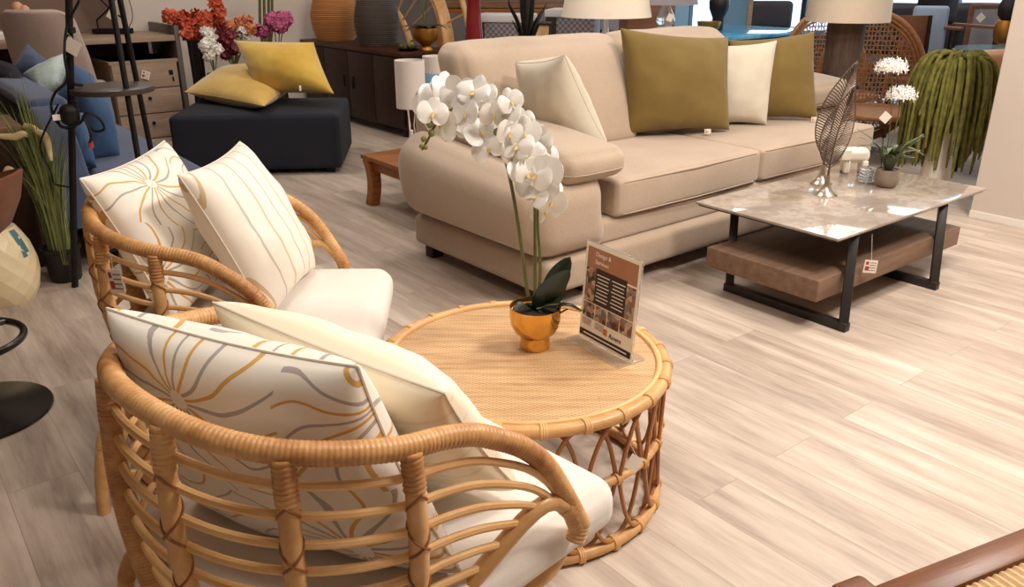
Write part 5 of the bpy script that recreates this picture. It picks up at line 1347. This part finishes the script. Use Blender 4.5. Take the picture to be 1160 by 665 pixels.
def right_side():
    wood('cane_rim', (128, 84, 50), (152, 104, 64), (176, 126, 82), .35, 6)
    simple('cane_strand', (140, 98, 64), (166, 122, 84), .5, scale=20)
    cane_chair(985, 90, 6.15, -YAW-.1, .37, .46, 'round backed cane tub chair right behind the two leaf sculptures')
    cane_chair(930, 86, 7.0, -YAW+.15, .37, .49, 'round backed cane tub chair further back, mostly hidden by the large table lamp')
    # end table and large table lamp
    p = atd(950, 94, 5.55); zt = p.z; t = thing('end_table', 'small dark end table at the right end of the beige sofa', 'table', (p.x, p.y, 0))
    MB().lathe([(.001, zt-.03), (.13, zt-.03), (.135, zt-.015), (.13, zt-.001), (.001, zt-.001)], 40).build('top', 'walnut_dark', t)
    MB().lathe([(.001, 0), (.13, 0), (.13, .02), (.03, .05), (.025, zt-.05), (.06, zt-.03), (.001, zt-.03)], 32, cap=False).build('pedestal', 'walnut_dark', t)
    l = thing('table_lamp', 'large table lamp with grey brown driftwood column and wide beige drum shade', 'lamp', (p.x, p.y, zt)); zs = atd(953, 24, 5.55).z-zt
    MB().lathe([(.001, 0), (.105, 0), (.112, .01), (.108, .1), (.116, .25), (.12, zs-.02), (.11, zs+.01), (.001, zs+.01)], 40, cap=False).build('column', 'drift_wood', l)
    MB().lathe([(.256, zs), (.242, zs+.36), (.238, zs+.36), (.252, zs), (.256, zs)], 64, cap=False).build('lamp_shade', 'shade_beige', l)
    MB().tube([(0, 0, zs), (0, 0, zs+.2)], .01, 8).build('stem', 'chrome', l)
    for k in range(3):
        a = 2*pi*k/3; MB().tube([(0, 0, zs+.1), (.248*cos(a), .248*sin(a), zs+.1)], .003, 6).build('shade_spoke', 'chrome', l)
    # trailing plant on a pedestal
    D = 5.0; c = atd(1084, 75, D); t = thing('trailing_plant', 'thick curtain of hanging green tassels over a pale pedestal planter by the white wall', 'plant', (c.x, c.y, 0)); zt = c.z+.03
    MB().lathe([(.001, 0), (.09, 0), (.10, .02), (.07, .2), (.07, zt-.2), (.10, zt-.03), (.10, zt), (.09, zt), (.001, zt-.06)], 36, cap=False).build('pedestal_pot', 'ceramic_white', t)
    rnd = random.Random(12)
    more = MB()
    for k in range(180):
        a = rnd.uniform(0, 2*pi); R = rnd.uniform(.10, .245); drop = rnd.uniform(.34, .66)*(1 if k % 4 else .6); hgt = rnd.uniform(.0, .05)
        d = V((cos(a), sin(a), 0)); r0 = rnd.uniform(0, .06)
        P = spline([V((0, 0, zt-.02))+d*r0, V((0, 0, zt+hgt))+d*(r0+.35*R), V((0, 0, zt+hgt-.03))+d*R*.8, V((rnd.uniform(-.01, .01), rnd.uniform(-.01, .01), zt-.18))+d*R, V((rnd.uniform(-.02, .02), rnd.uniform(-.02, .02), zt-drop))+d*R*1.04], 7)
        ph = rnd.uniform(0, 6)
        rf = lambda u, ph=ph: (.0125+.0016*sin(u*60+ph))*(1-.25*u) if u < .97 else .005
        if k < 95: MB().tube(P, rf, 7).build('tassel', 'trail_green', t)
        else: more.tube(P, rf, 7)
    more.build('tassel_mass', 'trail_green', t)['kind'] = 'stuff'
    # grey sofa
    D = 8.4; c = atd(1048, 40, D); t = thing('grey_sofa', 'charcoal two seat sofa far back on the right near the windows', 'sofa', (c.x, c.y, 0), -YAW)
    for sx in (-1, 1):
        mb = MB(); rbox(mb, (sx*.44, .1, .70), (.86, .18, .48), .06, (0, .03, .01)); mb.build('back_cushion', 'charcoal_fabric', t)
        mb = MB(); rbox(mb, (sx*.44, -.3, .38), (.86, .68, .16), .05, (0, 0, .02)); mb.build('seat_cushion', 'charcoal_fabric', t)
        mb = MB(); rbox(mb, (sx*.96, -.2, .42), (.16, .9, .5), .05); mb.build('arm', 'charcoal_fabric', t)
        for y in (-.55, .15): MB().tube([(sx*.9, y, 0), (sx*.9, y, .2)], .025, 10).build('foot', 'walnut_dark', t)
    mb = MB(); rbox(mb, (0, -.2, .24), (1.8, .85, .16), .04); mb.build('base', 'charcoal_fabric', t)
    # wicker back dining chair with pale blue cushion
    D = 6.6; c = atd(1034, 60, D); t = thing('wicker_dining_chair', 'brown wicker backed chair with pale blue pad behind the cane chair', 'chair', (c.x, c.y, 0), -YAW+.25)
    z0 = atd(1034, 70, D).z; z1 = atd(1034, 18, D).z
    for sx in (-1, 1):
        MB().beam((sx*.14, 0, 0), (sx*.14, .05, z1), .03, .03, .004).build('leg', 'walnut_dark', t); MB().beam((sx*.14, -.42, 0), (sx*.14, -.42, .44), .03, .03, .004).build('leg', 'walnut_dark', t)
    MB().beam((0, .045, .46), (0, .06, z1), .27, .022, .004).build('back_panel', 'wicker_brown', t)
    mb = MB(); rbox(mb, (0, -.2, .45), (.34, .46, .05), .02); mb.build('seat', 'wicker_brown', t)
    k = MB(); rbox(k, (0, 0, 0), (.26, .07, .5), .03, (0, .02, 0)); R = Matrix.Rotation(-YAW-.3, 4, 'Z') @ Matrix.Rotation(-.12, 4, 'X')
    q = atd(1050, 44, D+.25); o = k.xf(R).build('chair_pad', 'blue_grey_fabric', loc=q); tag(o, 'pale blue grey tall cushion standing behind the wicker chair back', 'cushion')
    # dark wooden armchair with grey seat
    D = 6.95; c = atd(1078, 60, D); t = thing('open_armchair', 'dark wooden open armchair with grey seat pad in front of the charcoal sofa', 'chair', (c.x, c.y, 0), -YAW+.3)
    za = atd(1076, 30, D).z
    for sx in (-1, 1):
        for y in (-.22, .24): MB().beam((sx*.2, y, 0), (sx*.2, y, za-.01), .032, .032, .004).build('leg', 'black_lacquer', t)
        MB().beam((sx*.2, -.26, za), (sx*.2, .3, za), .05, .024, .005).build('arm', 'brown_wood', t)
    MB().beam((-.2, .24, za+.1), (.2, .24, za+.1), .02, .2, .004).build('backrest', 'black_lacquer', t)
    for y in (-.22, .24): MB().beam((-.2, y, .36), (.2, y, .36), .03, .04, .003).build('seat_rail', 'black_lacquer', t)
    mb = MB(); rbox(mb, (0, 0, .42), (.37, .46, .1), .04, (0, 0, .02)); mb.build('seat_pad', 'grey_fabric', t)
    # grey mesh recliner
    D = 7.3; c = atd(1118, 60, D); t = thing('mesh_lounge_chair', 'grey mesh sling lounge chair with dark post behind the round glass table', 'chair', (c.x, c.y, 0), -YAW)
    z1 = atd(1118, 10, D).z
    MB().box((.0, .02, (z1+.36)/2), (.36, .02, z1-.36), bev=.004).build('sling_back', 'mesh_grey', t); MB().box((0, -.25, .37), (.36, .5, .02), bev=.004).build('sling_seat', 'mesh_grey', t)
    for sx in (-1, 1):
        MB().beam((sx*.19, .02, 0), (sx*.19, .02, z1+.02), .035, .03, .004).build('post', 'brown_wood', t); MB().beam((sx*.19, -.48, 0), (sx*.19, -.48, .37), .035, .03, .004).build('leg', 'brown_wood', t)
    MB().beam((-.2, .02, z1+.02), (.2, .02, z1+.02), .03, .03, .004).build('top_rail', 'brown_wood', t)
    g = thing('blank_tag', 'blank white tag hanging on the grey mesh lounge chair back', 'price tag'); g.location = atd(1111, 20, D-.05); facing_tag('card', g, (0, 0, 0), (.06, .06), -YAW, 0, .7, printed=False, hang=(0, .02, .08))
    # round glass table, gold pot
    p = atd(1142, 55, 6.25); zt = p.z; t = thing('round_glass_table', 'round bluish glass topped table with dark rim by the white wall', 'table', (p.x, p.y, 0))
    MB().lathe([(.001, zt-.012), (.35, zt-.012), (.352, zt-.006), (.35, zt), (.001, zt)], 64).build('glass_top', 'table_glass', t)
    MB().lathe([(.30, zt-.05), (.355, zt-.05), (.358, zt-.03), (.355, zt-.0125), (.30, zt-.0125), (.30, zt-.05)], 64, cap=False).build('rim', 'black_lacquer', t)
    for k in range(4): a = pi/4+pi/2*k; MB().tube([(.3*cos(a), .3*sin(a), zt-.05), (.24*cos(a), .24*sin(a), 0)], .018, 10).build('leg', 'black_lacquer', t)
    p = atz(1136, 49, zt+.001); t = thing('gold_pot_topiary', 'black ball topiary in a gold pot on the round glass table', 'plant', tuple(p))
    MB().lathe([(.001, 0), (.06, 0), (.08, .05), (.085, .12), (.07, .17), (.06, .17), (.001, .13)], 28, cap=False).build('pot', 'gold_dark', t)
    mb = MB().lathe([(.001, .15), (.04, .16), (.075, .21), (.08, .27), (.06, .33), (.001, .36)], 24, fn=lambda q, a: V((q.x*(1+.05*sin(7*a)), q.y*(1+.05*sin(7*a)), q.z)), cap=False); mb.build('black_ball', 'black_pot', t)
    # leather lounge chair arm peeping out under the glass table
    c = atd(1117, 85, 5.45); t = thing('leather_armchair', 'tan leather armchair edge between the trailing plant and the white wall', 'armchair', (c.x, c.y, 0), -YAW-.4)
    mb = MB(); rbox(mb, (.12, .1, .42), (.5, .5, .14), .05, (0, 0, .02)); mb.build('seat', 'tan_leather', t)
    mb = MB(); rbox(mb, (.12, .36, .58), (.5, .12, .34), .05, (0, .02, 0), fn=lambda q, p_: V((q.x, q.y+.2*q.z, q.z+.1*q.x))); mb.build('backrest', 'tan_leather', t)
    for x in (-.08, .32):
        for y in (-.1, .3): MB().tube([(x, y, 0), (x, y, .36)], .016, 8).build('leg', 'black_metal', t)
    # second charcoal sofa further left
    c = atd(872, 22, 10.6); t = thing('charcoal_daybed', 'charcoal daybed with a long bolster far back left of the large lamp', 'sofa', (c.x, c.y, 0), -YAW)
    mb = MB(); rbox(mb, (.05, .2, .72), (.55, .16, .34), .06, (0, .02, 0)); mb.build('bolster', 'charcoal_fabric', t)
    mb = MB(); rbox(mb, (.05, 0, .52), (.75, .6, .12), .04); mb.build('mattress', 'charcoal_fabric', t)
    MB().box((.05, 0, .42), (.8, .64, .07), bev=.004).build('frame', 'black_lacquer', t)
    for x in (-.3, .4):
        for y in (-.28, .28): MB().box((x, y, .2), (.05, .05, .39), bev=.003).build('leg', 'black_lacquer', t)
simple('trim_grey', (96, 86, 80), (104, 94, 88), .5, scale=10)
fabric('shade_beige', (214, 196, 174), (222, 206, 186), .9, 3, 500, .2)
fabric('mesh_grey', (132, 128, 136), (148, 144, 152), .8, 3, 200, .2)
simple('tan_leather', (176, 120, 82), (188, 132, 92), .5, scale=20)
desk(); floor_lamp(); grass_plant(); faceted_vase(); bar_stool(); side_chest(); blue_sofa(); ottoman(); flowers(); sideboard(); low_table(); behind_sofa(); right_side()
# ------------------------------------------------------------------ light and camera
def area(name, loc, size, power, col, rot=(0, 0, 0), sy=None):
    l = bpy.data.lights.new(name, 'AREA'); l.energy = power; l.color = col; l.size = size
    if sy: l.shape = 'RECTANGLE'; l.size_y = sy
    o = bpy.data.objects.new(name, l); COL.objects.link(o); o.location = loc; o.rotation_euler = rot; return o
def lights():
    w = bpy.data.worlds.new('sky'); SC.world = w; w.use_nodes = True
    bg = w.node_tree.nodes['Background']; bg.inputs[0].default_value = (.62, .82, 1.0, 1); bg.inputs[1].default_value = 3.6
    warm = (1.0, .925, .85)
    for i, (x, y, p, s) in enumerate(((2.3, .0, 82, .6), (3.6, .9, 68, .6), (.5, .9, 19, .5), (1.2, 2.7, 9, .5), (3.0, 3.3, 27, .7), (1.6, 5.4, 24, .5), (3.6, 6.6, 8, .8), (6.2, 3.2, 36, 1.0), (7.0, 6.5, 36, 1.2), (9.5, 4.0, 40, 1.2))):
        area('ceiling_lamp', (x, y, 2.95), s, p, warm)
def camera():
    c = bpy.data.cameras.new('camera'); o = bpy.data.objects.new('camera', c); COL.objects.link(o)
    c.sensor_width = 36; c.sensor_fit = 'HORIZONTAL'; c.lens = F_/1160*36; c.clip_start = .05; c.clip_end = 200
    o.location = (0, 0, EYE); o.rotation_euler = (pi/2-PITCH, 0, -YAW); SC.camera = o
    SC.view_settings.view_transform = 'Standard'; SC.view_settings.look = 'None'; SC.view_settings.gamma = 1; SC.view_settings.use_curve_mapping = False
    SC.view_settings.exposure = 0.0
room(); tub_chairs(); tc = round_table(); orchid(tc); sign_stand(); sofa(); coffee_table(); corner_chair()
#BG
lights(); camera()
